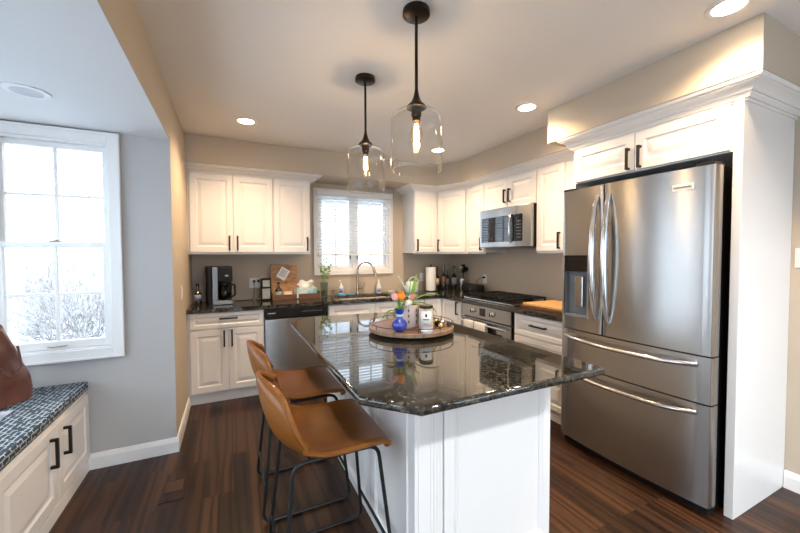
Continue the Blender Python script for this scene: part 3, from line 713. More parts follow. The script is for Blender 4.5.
def vhandle(par,x,z0,z1,off=.052):
    pts=[];n=16
    for i in range(n+1):
        u=i/n;zz=z0+(z1-z0)*u;k=math.sin(math.pi*u)**.6
        pts.append((x,bow(x)-.004-off*k,zz))
    mb=MB();mb.tube(pts,[.013+.008*math.sin(math.pi*i/n) for i in range(n+1)],12);mb.build('handle','chrome',par,smooth=True)
vhandle(ld,XS-.042,.965,1.80);vhandle(rd,XS+.044,.955,1.80)
def hhandle(par,z,x0,x1,off=.05):
    pts=[];n=18
    for i in range(n+1):
        u=i/n;x=x0+(x1-x0)*u;k=min(1,math.sin(math.pi*u)*2.2)
        pts.append((x,bow(x)-.004-off*k,z-.010*math.sin(math.pi*u)))
    mb=MB();mb.tube(pts,.0135,12);mb.build('handle','chrome',par,smooth=True)
hhandle(d1,.815,.045,FW-.06);hhandle(d2,.555,.045,FW-.06)
bx0=.735
nb=MB().box(bx0,bx0+.10,bow(bx0)-.0015,bow(bx0+.1)+.001,1.755,1.79,.001).build('badge','plate_white',rd)
mb=MB();
for i in range(14): mb.box(bx0+.008+i*.0062,bx0+.012+i*.0062,bow(bx0)-.0020,bow(bx0)-.0014,1.769,1.777)
mb.build('lettering','black_plastic',nb)
MB().box(.02,FW-.02,.03,.10,.0,.05).build('kick_plate','black_plastic',t)
mb=MB();mb.box(.005,.09,.0,.10,1.8725,1.888,.004);mb.box(FW-.09,FW-.005,.0,.10,1.8725,1.888,.004);mb.build('hinge_cover','black_plastic',t)
# ---------------- island ----------------
t=thing('kitchen_island','white panelled island base under the dark granite top','island',(.672,1.237,0))
IW,ID=.728,1.42
MB().box(.0,IW,0,ID,.0,.8815).build('body','cabinet_white',t)
# front face (faces -y): corner post, framed panel
mb=MB()
mb.box(-.004,.052,-.018,-.0002,0,.881,.002)
for i in range(4): mb.box(.0522+i*.0155,.0672+i*.0155,-.017+.001*i,-.0002,.0,.881,.003)
mb.build('corner_post','cabinet_white',t)
mb=MB();panel(mb,.118,IW+.004,.0,.880,-.020,.0198,.048,'flat')
pf=mb.build('end_panel','cabinet_white',t)
mb=MB()
def frame(mb,x0,x1,z0,z1,y,w=.022,th=.012):
    rings=[[mb.v(p) for p in [(x0+i,y-d,z0+i),(x1-i,y-d,z0+i),(x1-i,y-d,z1-i),(x0+i,y-d,z1-i)]] for i,d in [(0,0),(0,th*.5),(w*.3,th),(w*.6,th*.7),(w,th*.25),(w,0)]]
    for a,b in zip(rings,rings[1:]):
        for k in range(4): mb.face([a[k],a[(k+1)%4],b[(k+1)%4],b[k]])
frame(mb,.118+.050,IW+.004-.050,.05,.868-.048,-.0129)
mb.build('panel_molding','cabinet_white',pf)
# left face (faces -x)
TL=Matrix.Translation((0,ID,0))@Matrix.Rotation(-P90,4,'Z')
for a,b in [(0.01,.46),(.47,.92),(.93,ID+.012)]:
    mb=MB();mb.T=TL;panel(mb,a,b,.0,.880,-.018,.0178,.06,'flat');sp0=mb.build('side_panel','cabinet_white',t)
    mb=MB();mb.T=TL;frame(mb,a+.06,b-.06,.06,.808,-.011);mb.build('side_molding','cabinet_white',sp0)
TR=Matrix.Translation((IW,0,0))@Matrix.Rotation(P90,4,'Z')
for a,b in [(.03,.46),(.47,.92),(.93,1.39)]:
    mb=MB();mb.T=TR;panel(mb,a,b,.11,.86,-.02);mb.build('door','cabinet_white',t)
mb=MB();ipts=[(.396,1.152),(.549,.979),(1.458,.979),(1.468,1.0),(1.468,2.52),(1.32,2.80),(.56,2.86),(.396,2.69)]
mb.prism(ipts,.882,.914,.011,4)
one('island_countertop',mb,'granite','dark glossy granite island top with clipped corners','countertop',smooth=True,angle=50)
# ---------------- bench ----------------
BX=-.865
t=thing('window_bench','white built-in bench cabinet with black handles below the bay window','bench',(BX,-.55,0),P90)
BL=YB-.006+.55
MB().box(0,BL,.0,-(XBL-BX)-.002,0,.530,.001).build('body','cabinet_white',t)
ys=[(2.448,2.925),(1.925,2.442)]
def bd(y0,y1,hy,hz=.38):
    door(t,y0+.55,y1+.55,.095,.508,-.020,hy+.55,hz,.155,fw=.06)
bd(2.468,2.930,2.545,.385);bd(1.905,2.458,2.382,.390)
bd(1.335,1.885,1.415,.385);bd(.775,1.325,1.25,.385)
MB().box(.0,BL,-.012,-.0005,.0,.075,.002).build('base_molding','trim_white',t)
cb=MB().box(XBL+.003,BX+.018,-.545,YB-.0065,.5315,.590,.014)
one('bench_cushion',cb,'cushion_cloth','navy bench cushion with a white rope pattern along the window seat','cushion',smooth=True,angle=50)
# leather bag/pillow leaning
def pillow(mb,w,h,d,nx=14,nz=14):
    for s in (-1,1):
        def fn(u,v,s=s):
            x=(u*2-1);z=(v*2-1);k=max(0,(1-x**4)*(1-z**4))**.5
            pin=1-.10*(1-abs(z))*abs(x)**3
            return (x*w/2*pin,s*(d/2*k+.002),z*h/2*(1-.08*(1-abs(x))*abs(z)**3))
        mb.grid(fn,nx,nz)
pl=thing('leather_bag','brown leather tote bag slumped on the bench cushion at the frame edge','bag',(-1.165,2.68,.590),math.radians(60))
mb=MB()
def bagf(u,v):
    a=2*math.pi*u;w=.175*(1-.60*v**1.3);d=.10*(1-.80*v)+.010*math.sin(5*a+v*6)*(.2+v*.5)
    k=min(1,.86+v*1.2);z=.002+.38*v+.05*math.cos(a)*v+.012*math.sin(3*a)*v
    ca,sa=math.cos(a),math.sin(a);ca=math.copysign(abs(ca)**.7,ca);sa=math.copysign(abs(sa)**.8,sa)
    return (w*ca*k-.03*v,d*sa*k+.012*math.sin(v*14)*(1-v),z)
mb.grid(bagf,40,16,True)
mb.b.verts.ensure_lookup_table()
mb.face([mb.b.verts[i*17] for i in range(40)][::-1]);mb.face([mb.b.verts[i*17+16] for i in range(40)])
mb.build('body','leather_dark',pl,smooth=True,angle=70)
mb=MB();mb.grid(lambda u,v:(-.03+.065*(u*2-1)*(1-v*.3),.02-.05*v,.365+.02*v+.05*(u-.5)),8,5);mb.build('flap','leather_dark',pl,smooth=True,solid=.004)
mb=MB();mb.tube([(-.08,-.045,.33),(-.06,-.075,.24),(0,-.10,.16),(.06,-.085,.20),(.07,-.05,.31)],.006,8);mb.build('strap','leather_dark',pl,smooth=True)
one('magazine',MB().box(-.13,.13,-.09,.09,0,.006,.001),'magazine','pale magazine lying on the bench cushion in front of the bag','magazine',loc=(-1.17,2.45,.591))
# ---------------- bar stools ----------------
st=thing('bar_stool','x','stool',(.37,1.54,0),0,'brown leather counter stools')
prof=[(.232,.606),(.222,.622),(.19,.636),(.12,.640),(.03,.632),(-.06,.624),(-.13,.628),(-.185,.652),(-.222,.70),(-.245,.76),(-.262,.83),(-.272,.89),(-.274,.916)]
def pv(t_):
    f=t_*(len(prof)-1);i=min(int(f),len(prof)-2);k=f-i
    return (prof[i][0]*(1-k)+prof[i+1][0]*k,prof[i][1]*(1-k)+prof[i+1][1]*k)
def shell(u,v):
    x,z=pv(u);s=v*2-1;b=max(0,(u-.52)/.48)
    w=.222+.006*math.sin(u*3.1)-.012*b-.080*b**2.2
    if u<.10: w*=1-.10*(1-u/.1)**2
    if u>.80: w*=1-.30*((u-.80)/.20)**2.5
    y=s*w
    wing=math.exp(-((u-.60)/.17)**2)
    z+= .055*wing*abs(s)**2.6 + .006*abs(s)**2*(1-b)
    x+= (.095*b**.7+.02-.05*b**3)*abs(s)**2.4*(b>0) + .0
    # rounded corners of the front and the back top
    if u<.12: x-=.022*abs(s)**6*(1-u/.12)
    z-= .050*max(0,(u-.72)/.28)*abs(s)**3
    z-= .012*math.exp(-((u-.35)/.2)**2)*(1-s*s)
    return (x,y,z)
mb=MB();mb.grid(shell,30,18)
sh=mb.build('seat_shell','leather',st,smooth=True,angle=80,solid=.020,sub=1)
# piping along the rim
rim=[shell(0,i/18) for i in range(0,19)]+[shell(i/30,1) for i in range(1,31)]+[shell(1,1-i/18) for i in range(1,19)]+[shell(1-i/30,0) for i in range(1,30)]
mb=MB();mb.tube(rim,.0108,8,closed=True);mb.build('seat_edge','leather',sh,smooth=True)
for s in (-1,1):
    pts=[(-.225,s*.22,.010),(.245,s*.22,.010),(.185,s*.165,.600),(-.165,s*.165,.600)]
    mb=MB();mb.tube(roundpath(pts,.05,6,closed=True),.0085,8,closed=True);lg=mb.build('leg_frame','black_metal',st,smooth=True)
    mb=MB()
    for xx in (-.17,.19): mb.box(xx-.014,xx+.014,s*.22-.007,s*.22+.007,.0,.006,.001)
    mb.build('foot_pad','black_plastic',lg)
def legpt(x0,x1,z,s): k=(z-.01)/.59;return (x0+(x1-x0)*k,s*(.22-.055*k),z)
for (a,b,z) in [(.245,.185,.17),(-.225,-.165,.17)]:
    mb=MB();mb.tube([legpt(a,b,z,-1),legpt(a,b,z,1)],.0075,8);mb.build('footrest' if a>0 else 'rear_stretcher','black_metal',st,smooth=True)
mb=MB()
for xx in (-.10,.12): mb.tube([(xx,-.165,.603),(xx,.165,.603)],.007,8)
mb.build('seat_bracket','black_metal',st)
st['label']='tan leather counter stool nearer the viewer, overlapping the other stool'
s2=copytree(st);s2.location=(.36,2.155,0);s2['label']='tan leather counter stool farther back, partly hidden behind the nearer stool'
# ---------------- island tray group ----------------
TX,TY,TZ=1.048,2.010,C1
t=thing('round_tray','round wooden lazy susan tray with a thin wire gallery on the island','tray',(TX,TY,TZ))
MB().lathe([(0,.0),(.14,.0),(.15,.012),(.0,.012)],n=48).build('foot','dark_board',t,smooth=True)
R_=.272
MB().lathe([(0,.0125),(R_-.012,.0155),(R_,.019),(R_,.038),(R_-.006,.041),(R_-.018,.041),(R_-.020,.036),(0,.036)],n=72).build('rim','wood_rim',t,smooth=True,angle=30)
MB().cyl(R_-.022,.0362,.0375,n=64).build('surface','wood_round_tray',t)
mb=MB();mb.tube([(R_*math.cos(a)*.99,R_*math.sin(a)*.99,.066) for a in [2*math.pi*i/64 for i in range(64)]],.0022,6,closed=True)
for i in range(12):
    a=2*math.pi*i/12+.2;mb.tube([(R_*.99*math.cos(a),R_*.99*math.sin(a),.040),(R_*.99*math.cos(a),R_*.99*math.sin(a),.066)],.002,6)
mb.build('wire_gallery','dark_bronze',t,smooth=True)
ZT=TZ+.0378
def leafstrip(mb,p0,d,L,w,droop,n=10,seed=0):
    """arched strap leaf starting at p0 heading d (unit, with z)"""
    P=Vector(p0);D=Vector(d).normalized();pts=[]
    for i in range(n+1):
        pts.append(P.copy());P=P+D*(L/n);D=(D+Vector((0,0,-droop/n))).normalized()
    side=Vector((-d[1],d[0],0));
    if side.length<1e-3: side=Vector((1,0,0))
    side.normalize()
    rows=[]
    for i,p in enumerate(pts):
        u=i/n;ww=w*math.sin(math.pi*min(1,.12+u*.88))**.7
        rows.append([mb.v(p-side*ww),mb.v(p+Vector((0,0,-ww*.5))),mb.v(p+side*ww)])
    for a,b in zip(rows,rows[1:]):
        for k in range(2): mb.face([a[k],a[k+1],b[k+1],b[k]])
def tulip(par,base,head,col,r=.020,h=.052,tilt=None):
    b=Vector(base);hd=Vector(head);mid=(b+hd)/2+Vector((.004,.003,.008))
    MB().tube([b,mid,hd],.0028,6).build('stem','leaf_light',par,smooth=True)
    D=(hd-mid).normalized() if tilt is None else Vector(tilt).normalized()
    q=D.to_track_quat('Z','Y').to_matrix().to_4x4();mb=MB();mb.T=Matrix.Translation(hd)@q
    for k in range(6):
        a0=k*math.pi/3;off=1.0 if k%2 else .93
        def fn(u,v,a0=a0,off=off):
            prof_=math.sin(math.pi*min(1,(.14+.80*v)))**.62;ww=(1-v**3.2)*.62+.06
            a=a0+(u-.5)*2*ww*.95
            return (r*off*prof_*math.cos(a),r*off*prof_*math.sin(a),h*v)
        mb.grid(fn,5,8)
    mb.build('flower',col,par,smooth=True,solid=.0012)
vx,vy=TX-.138,TY-.115
v=thing('blue_vase','small cobalt blue vase holding tulips on the round tray','vase',(vx,vy,ZT));v.scale=(.92,.92,.90)
MB().lathe([(0,0),(.026,0),(.040,.012),(.050,.034),(.050,.05),(.042,.068),(.024,.082),(.019,.092),(.020,.10)],n=36).build('body','blue_glaze',v,smooth=True)
MB().lathe([(.019,.0985),(.0245,.100),(.0245,.112),(.020,.114)],n=30).build('ribbon','pale_blue',v,smooth=True)
MB().lathe([(.020,.1135),(.024,.118),(.034,.150),(.031,.150),(.02,.12),(.002,.118)],n=30).build('neck','blue_glaze',v,smooth=True)
ft=thing('tulip_bouquet','pink, orange and white tulips in the blue vase','flowers',(vx,vy,ZT));ft.scale=(.92,.92,.90)
tulip(ft,(0,0,.12),(-.022,.006,.205),'tulip_pink',.022,.056)
tulip(ft,(.003,0,.12),(.010,.0,.205),'tulip_orange',.026,.062)
tulip(ft,(.002,-.004,.12),(.038,-.018,.170),'tulip_white',.021,.050)
mb=MB();leafstrip(mb,(0,0,.12),(-.8,-.2,.75),.17,.010,2.2);leafstrip(mb,(0,0,.12),(-.9,.1,.25),.15,.008,1.4);leafstrip(mb,(0,0,.12),(.2,-.3,.9),.12,.012,.6);leafstrip(mb,(0,0,.12),(.05,.2,1),.10,.011,.2)
leafstrip(mb,(0,0,.12),(.5,.3,.6),.14,.008,1.6)
mb.build('leaves','leaf',ft,smooth=True,solid=.001)
px,py=TX-.02,TY+.0
pt=thing('flower_pot','pale pink patterned pot in the middle of the round tray','pot',(px,py,ZT))
MB().lathe([(0,0),(.064,0),(.066,.004),(.068,.138),(.064,.140),(.061,.132),(.0,.130)],n=44).build('body','pot_pink',pt,smooth=True)
mb=MB()
for a in range(8):
    an=a*math.pi/4+.35
    for zz in (.038,.075,.108):
        ca,sa=math.cos(an),math.sin(an);r=.0678
        c=Vector((r*ca,r*sa,zz));tx=Vector((-sa,ca,0))
        q=[mb.v(c-tx*.006),mb.v(c-Vector((0,0,.013))),mb.v(c+tx*.006),mb.v(c+Vector((0,0,.013)))];f=mb.face(q)
        r2=bmesh.ops.extrude_face_region(mb.b,geom=[f]);bmesh.ops.translate(mb.b,vec=Vector((ca,sa,0))*.0016,verts=[x for x in r2['geom'] if isinstance(x,bmesh.types.BMVert)])
mb.build('diamond_pattern','pot_dark',pt)
MB().lathe([(0,.1305),(.060,.1305),(.055,.134),(0,.136)],n=30).build('soil','soil',pt,smooth=True)
pp=thing('potted_tulip','drooping strap leaves and a single red tulip growing in the pink pot','plant',(px,py,ZT+.134))
tulip(pp,(-.01,0,.0),(-.012,-.03,.045),'tulip_red',.018,.050,(.75,-.25,.35))
mb=MB()
for d,L,w,dp in [((-.3,.1,1),.13,.009,1.0),((.25,.1,1),.18,.009,.5),((.7,-.2,.75),.20,.010,1.3),((.95,-.1,.45),.22,.010,1.8),((.8,-.5,.35),.17,.009,1.6),((-.7,-.35,.6),.15,.010,2.2),((-.5,.3,.8),.14,.009,1.6),((.1,-.1,1),.16,.008,.3),((.5,.3,.9),.19,.009,.7)]:
    leafstrip(mb,(random.uniform(-.015,.015),random.uniform(-.015,.015),0),d,L*1.18,w*1.35,dp)
mb.build('leaves','leaf_light',pp,smooth=True,solid=.001)
jx,jy=TX+.045,TY-.115
j=thing('candle_jar','glass candle jar with white label and dark lid on the round tray','candle',(jx,jy,ZT));j.scale=(.92,.92,.88)
MB().lathe([(0,.0),(.046,0),(.049,.004),(.049,.118),(0,.118)],n=40).build('wax','wax',j,smooth=True,angle=30)
MB().lathe([(.0495,.0),(.0505,.004),(.0505,.142),(.046,.150)],n=40,cap=False).build('glass','shade_glass',j,smooth=True)
MB().lathe([(0,.143),(.044,.143),(.047,.146),(.047,.160),(.044,.163),(0,.163)],n=40).build('lid','smoke_glass' if False else 'dark_bronze',j,smooth=True,angle=30)
def curvelabel(par,r,z0,z1,a0,a1,material,name,th=.0006,n=16):
    mb=MB();mb.grid(lambda u,v:(r*math.cos(a0+(a1-a0)*u),r*math.sin(a0+(a1-a0)*u),z0+(z1-z0)*v),n,1);return mb.build(name,material,par,smooth=True,solid=th)
ca=math.atan2(-jy,-jx)
lb=curvelabel(j,.0512,.022,.128,ca-.75,ca+.75,'paper_white','label')
curvelabel(lb,.0518,.088,.108,ca-.12,ca+.12,'black_plastic','label_emblem');curvelabel(lb,.0518,.066,.073,ca-.42,ca+.42,'pot_dark','label_lettering');curvelabel(lb,.0518,.038,.041,ca-.3,ca+.3,'pot_dark','label_lettering')
one('glass_dish',MB().lathe([(0,0),(.030,0),(.036,.016),(.033,.016),(.027,.004),(0,.004)],n=28),'clear_plastic','tiny pale glass dish in front of the candle jar','dish',loc=(TX-.02,TY-.235,ZT),smooth=True)
for i,(a,b,r,mt,lab) in enumerate([(.165,-.12,.021,'black_plastic','shiny black ornament ball on the round tray, frontmost'),(.215,-.085,.022,'chrome','silver ornament ball on the round tray'),(.185,-.055,.020,'gold','gold ornament ball on the round tray'),(.155,-.165,.016,'gold','small gold ornament ball at the tray front'),(.235,-.135,.016,'dark_bottle','small dark brown ornament ball nearest the tray rim')]):
    n=12;one('ornament_ball',MB().lathe([(max(.0005,r*math.sin(math.pi*k/n)),r-r*math.cos(math.pi*k/n)) for k in range(n+1)],n=20),mt,lab,'ornament',loc=(TX+a-.03,TY+b+.01,ZT),group='ornament balls on the tray',smooth=True)
# ---------------- back counter items ----------------
# dark bottle at left end
def bottle(name,label,x,y,r,h,material,lab,neck=.3,cap='dark_bottle',cat='bottle',group='bottles beside the paper towels',lh=(.25,.55)):
    t=thing(name,label,cat,(x,y,C1),0,group);hs=h*(1-neck)
    MB().lathe([(0,0.0003),(r*.96,.0003),(r,.006),(r,hs*.86),(r*.85,hs*.96),(r*.45,hs*1.08),(r*.34,hs*1.16),(r*.34,h*.97),(r*.40,h*.97),(r*.40,h),(0,h)],n=24).build('body',material,t,smooth=True,angle=50)
    a=math.atan2(-y,-x);curvelabel(t,r+.0008,h*lh[0],h*lh[1],a-1.2,a+1.2,lab,'label')
    MB().lathe([(0,h-.0),(r*.40,h),(r*.42,h+.004),(r*.42,h+.02),(0,h+.021)],n=16).build('cap',cap,t,smooth=True,angle=40)
    return t
bottle('syrup_bottle','dark bottle with a blue label at the left end of the worktop',XL+.07,4.05,.034,.19,'dark_bottle','label_blue',.35,group=None,cap='dark_bronze')
# coffee maker
cm=thing('coffee_maker','black and stainless drip coffee maker on the left worktop','coffee maker',(-.10,4.08,C1),math.radians(4))
MB().box(-.125,.115,.0,.14,.0003,.385,.008).build('tower','black_plastic',cm)
mb=MB();mb.box(-.070,.115,-.115,-.001,.230,.385,.010);mb.build('brew_head','black_plastic',cm)
MB().box(.005,.112,-.120,-.1155,.262,.378,.003).build('control_panel','black_plastic',cm)
MB().box(.045,.075,-.1215,-.1203,.285,.300).build('display','display_text',cm)
MB().box(-.070,-.022,-.1185,-.1155,.006,.380,.002).build('steel_band','stainless_dark',cm)
MB().box(-.075,.115,-.135,-.0005,.0003,.045,.008).build('warming_base','stainless_dark',cm)
MB().box(-.110,-.075,-.110,-.0005,.0003,.383,.004).build('side_cover','black_plastic',cm)
cf=MB().lathe([(0,.047),(.048,.047),(.056,.065),(.060,.11),(.052,.165),(.040,.195),(.044,.212),(0,.214)],(.045,-.068,0),30).build('carafe','smoke_glass',cm,smooth=True)
MB().lathe([(0,.215),(.046,.215),(.046,.228),(0,.229)],(.045,-.068,0),28).build('carafe_lid','black_plastic',cf,smooth=True,angle=40)
MB().tube(roundpath([(.090,-.080,.20),(.135,-.095,.20),(.135,-.095,.085),(.100,-.083,.075)],.02,4),.009,8).build('carafe_handle','black_plastic',cf,smooth=True)
# plugs & cords
def cord(label,pts,r=.003,plug=None,group='black power cords'):
    t=thing('power_cord',label,'cord',pts[0],0,group)
    p0=Vector(pts[0]);P=[Vector(p)-p0 for p in pts]
    out=[]
    for i in range(len(P)-1):
        a=P[max(i-1,0)];b=P[i];c=P[i+1];d=P[min(i+2,len(P)-1)]
        for k in range(6):
            u=k/6;out.append(.5*((2*b)+(-a+c)*u+(2*a-5*b+4*c-d)*u*u+(-a+3*b-3*c+d)*u**3))
    out.append(P[-1]);MB().tube(out,r,6).build('cable','black_plastic',t,smooth=True)
    mb=MB()
    if plug=='x': mb.lathe([(.012,.0),(.014,-.018),(.006,-.034)],axis='X',n=14)
    else: mb.lathe([(.012,.0),(.014,-.018),(.006,-.034)],axis='Y',n=14)
    mb.build('plug','black_plastic',t,smooth=True)
yp=YW-.0095
cord('black cord looping from the coffee maker to the left socket',[(.242,yp,1.12),(.240,yp-.05,1.09),(.235,yp-.06,.97),(.215,yp-.08,.925),(.12,yp-.10,.9185),(.04,yp-.09,.9185)])
cord('black cord from the right socket to the framed canister',[(.288,yp,1.12),(.31,yp-.05,1.09),(.30,yp-.07,.97),(.26,yp-.10,.9188),(.30,yp-.16,.9188),(.345,yp-.10,.9188)])
t=thing('framed_canister','small black framed canister with two pale panels beside the outlet','canister',(.355,4.17,C1),0)
MB().box(-.052,.052,-.045,.045,.0003,.245,.008).build('body','black_plastic',t)
MB().box(-.036,.036,-.0475,-.0452,.150,.222,.001).build('upper_window','label_pale',t);MB().box(-.040,.040,-.0475,-.0452,.020,.130,.001).build('lower_window','label_pale',t)
# wooden tray
t=thing('wooden_tray','brown wooden box tray holding the tissue box and board','tray',(.68,4.17,C1))
MB().box(-.265,.265,-.085,.085,.0003,.010,.001).build('base','wood_tray',t)
for a,b,c,d,hh in [(-.265,.265,-.085,-.073,.058),(-.265,.265,.073,.085,.075),(-.265,-.253,-.073,.073,.075),(.253,.265,-.073,.073,.075)]: MB().box(a,b,c,d,.0102,hh,.002).build('side','wood_tray',t)
ZI=C1+.0105
o=one('cutting_board',MB().box(-.145,.145,-.009,.009,0,.375,.004),'burl_board','burl wood cutting board leaning on the wall above the wooden tray','cutting board',loc=(.548,4.205,ZI));o.rotation_euler=(math.radians(-8),math.radians(2),0)
o.location=(.548,4.200,ZI+.006)
t=thing('paper_tag','white printed paper tag tilted against the cutting board','tag',(.545,4.205,1.195));t.rotation_euler=(math.radians(-8),math.radians(32),0);t.location=(.545,4.2065,1.200)
MB().box(-.052,.052,-.0012,0,-.065,.065).build('sheet','paper_white',t).location=(0,-.0,0)
mb=MB()
for i in range(6): mb.box(-.038,.038-.012*(i%2),-.0018,-.0013,.042-.015*i,.047-.015*i)
mb.build('print','pot_dark',t)
bottle('soap_bottle','short dark green bottle with white label in the wooden tray',.487,4.135,.038,.165,'green_bottle','label_pale',.32,group=None,lh=(.12,.5)).location=(.487,4.135,ZI)
mb=MB();mb.grid(lambda u,v:((.055+.004*math.sin(9*u*6.28))*math.cos(u*6.283)*(1-.25*v),(.035)*math.sin(u*6.283)*(1-.25*v),.0003+.075*v),36,6,True)
mb.b.verts.ensure_lookup_table();mb.face([mb.b.verts[i*7] for i in range(36)][::-1]);mb.face([mb.b.verts[i*7+6] for i in range(36)])
one('cloth_bundle',mb,'cream_cloth','small cream cloth bundle between green bottle and tissue box','cloth',loc=(.585,4.135,ZI),smooth=True)
t=thing('tissue_box','white and teal tissue box in the wooden tray','tissue box',(.785,4.155,ZI),math.radians(6))
MB().box(-.115,.115,-.06,.06,.0003,.115,.002).build('box','tissue_print',t)
mb=MB();mb.grid(lambda u,v:(-.085+.17*u+.02*math.sin(v*9),(.012+.012*math.cos(u*11))*(v-.3),.115+(.085+.02*math.sin(u*9))*v*(1-.5*abs(u-.5))),14,6);mb.grid(lambda u,v:(-.05+.12*u,-.02+.05*v*math.sin(u*5),.115+.065*v),10,5);mb.build('tissue','paper_white',t,smooth=True,solid=.0015)
# vase with sprig
t=thing('glass_vase','clear ribbed glass vase with green sprigs left of the sink','vase',(1.005,4.16,C1))
MB().lathe([(0,.0003),(.036,.0003),(.038,.006),(.045,.175),(.043,.175),(.036,.010),(0,.008)],n=32).build('body','vase_glass',t,smooth=True)
MB().lathe([(0,.011),(.0355,.011),(.0385,.07),(0,.07)],n=28).build('water','vase_glass',t,smooth=True)
sp_=thing('green_sprig','leafy green sprigs standing in the clear vase','plant',(1.005,4.16,C1))
mb=MB();lf=MB()
for k in range(6):
    a=k*1.05+.4;tip=Vector((.115*math.cos(a)*random.uniform(.5,1.1),.07*math.sin(a)-.02,random.uniform(.34,.46)))
    mid=Vector((tip.x*.25,tip.y*.3,.22));base_=Vector((.01*math.cos(a),.01*math.sin(a),.02))
    mb.tube([base_,mid,(mid+tip)/2+Vector((tip.x*.08,0,.015)),tip],.0018,5)
    for q in range(9):
        u=q/8;p=mid.lerp(tip,u);d=Vector((random.uniform(-1,1),random.uniform(-1,.4),random.uniform(-.2,.8))).normalized()
        L=random.uniform(.025,.042);s=d.cross(Vector((.2,.9,.3))).normalized()*L*.30;n_=d.cross(s).normalized()*.002
        vs=[lf.v(p),lf.v(p+d*L*.5+s+n_),lf.v(p+d*L),lf.v(p+d*L*.5-s+n_)];lf.face(vs)
mb.build('stems','leaf',sp_,smooth=True);lf.build('leaves','leaf_light',sp_,solid=.0008)
# sink clutter
t=thing('soap_dispenser','clear soap dispenser with a blue print behind the sink','dispenser',(1.235,4.255,C1))
MB().lathe([(0,.0003),(.028,.0003),(.030,.006),(.030,.11),(.014,.13),(.014,.14),(0,.14)],n=24).build('bottle','clear_plastic',t,smooth=True)
curvelabel(t,.0308,.03,.085,-2.7,-.9,'label_blue','label')
mb=MB();mb.lathe([(0,.14),(.013,.14),(.013,.152),(.004,.153),(.004,.185),(0,.185)],n=14);mb.tube([(0,0,.182),(-.03,-.02,.184)],.005,6);mb.build('pump','plate_white',t,smooth=True)
t=thing('soap_pump','nickel soap pump left of the faucet','soap pump',(1.13,4.262,C1))
MB().lathe([(0,.0003),(.018,.0003),(.018,.01),(.009,.018),(.009,.06),(.012,.065),(0,.07)],n=18).build('base','nickel',t,smooth=True);MB().tube([(0,0,.062),(.03,-.03,.068)],.006,8).build('nozzle','nickel',t,smooth=True)
one('sponge',MB().box(-.045,.045,-.028,.028,0,.020,.005),'blue_sponge','bright blue sponge at the left back edge of the sink','sponge',loc=(1.235,4.213,C1+.0005))
one('scrub_cloth',MB().box(-.05,.05,-.018,.018,0,.012,.004),'blue_sponge','folded blue cloth between the sponge and the faucet','cloth',loc=(1.350,4.235,C1+.0005))
t=thing('dish_soap','clear dish soap bottle right of the faucet','bottle',(1.745,4.262,C1))
MB().lathe([(0,.0003),(.033,.0003),(.036,.008),(.036,.07),(.026,.10),(.022,.12),(.011,.145),(0,.145)],n=24).build('bottle','clear_plastic',t,smooth=True)
MB().lathe([(0,.1455),(.012,.1455),(.011,.17),(.005,.185),(0,.186)],n=14).build('cap','plate_white',t,smooth=True);curvelabel(t,.0366,.02,.065,-2.6,-1.1,'label_blue','label')
one('soap_dish',MB().lathe([(0,.0),(.045,0),(.055,.022),(.052,.022),(.043,.005),(0,.005)],n=28),'plate_white','small white soap dish between soap bottle and watering can','dish',loc=(1.915,4.235,C1+.0005),smooth=True)
# watering can
t=thing('watering_can','mint green watering can with a loop handle right of the sink','watering can',(2.175,4.16,C1))
MB().lathe([(0,.0003),(.088,.0003),(.092,.006),(.088,.07),(.074,.125),(.055,.150),(.050,.150),(.068,.12),(.08,.07),(.084,.01),(0,.008)],n=40).build('body','mint',t,smooth=True,angle=60)
MB().tube([(-.075,0,.035),(-.115,0,.085),(-.16,0,.165),(-.195,0,.222)],[.020,.014,.010,.008],12).build('spout','mint',t,smooth=True)
MB().tube(arc((.028,0,.125),.075,165,-50,18),.0085,10).build('handle','mint',t,smooth=True)
MB().lathe([(0,.1455),(.047,.1455),(.045,.1475),(0,.1475)],n=28).build('opening','dark_gap',t)
# paper towel
t=thing('paper_towel_roll','upright white paper towel roll on a dark holder','paper towels',(2.475,4.16,C1))
MB().lathe([(0,.0003),(.078,.0003),(.078,.010),(0,.012)],n=32).build('holder_base','black_metal',t,smooth=True,angle=40)
MB().lathe([(.020,.013),(.070,.013),(.071,.018),(.071,.325),(.070,.330),(.020,.330)],n=40).build('roll','paper_white',t,smooth=True,angle=40)
MB().lathe([(.008,.012),(.008,.345),(.013,.35),(.012,.362),(0,.365)],n=14).build('post','black_metal',t,smooth=True)
for (x,y,r,h,mtl,lab,capm,tx) in [(2.595,4.20,.036,.315,'dark_bottle','label_cream','label_red','dark wine bottle with cream label next to the paper towels'),(2.688,4.17,.037,.345,'dark_bottle','label_red','dark_bottle','tall dark wine bottle with a red label, second from the paper towels'),(2.775,4.22,.033,.290,'dark_bottle','label_pale','chrome','shorter silver capped bottle between two taller dark bottles'),(2.850,4.15,.040,.325,'dark_bottle','label_pale','dark_bottle','dark bottle with pale label, the rightmost bottle')]:
    bottle('wine_bottle',tx,x,y,r,h,mtl,lab,.36,capm)
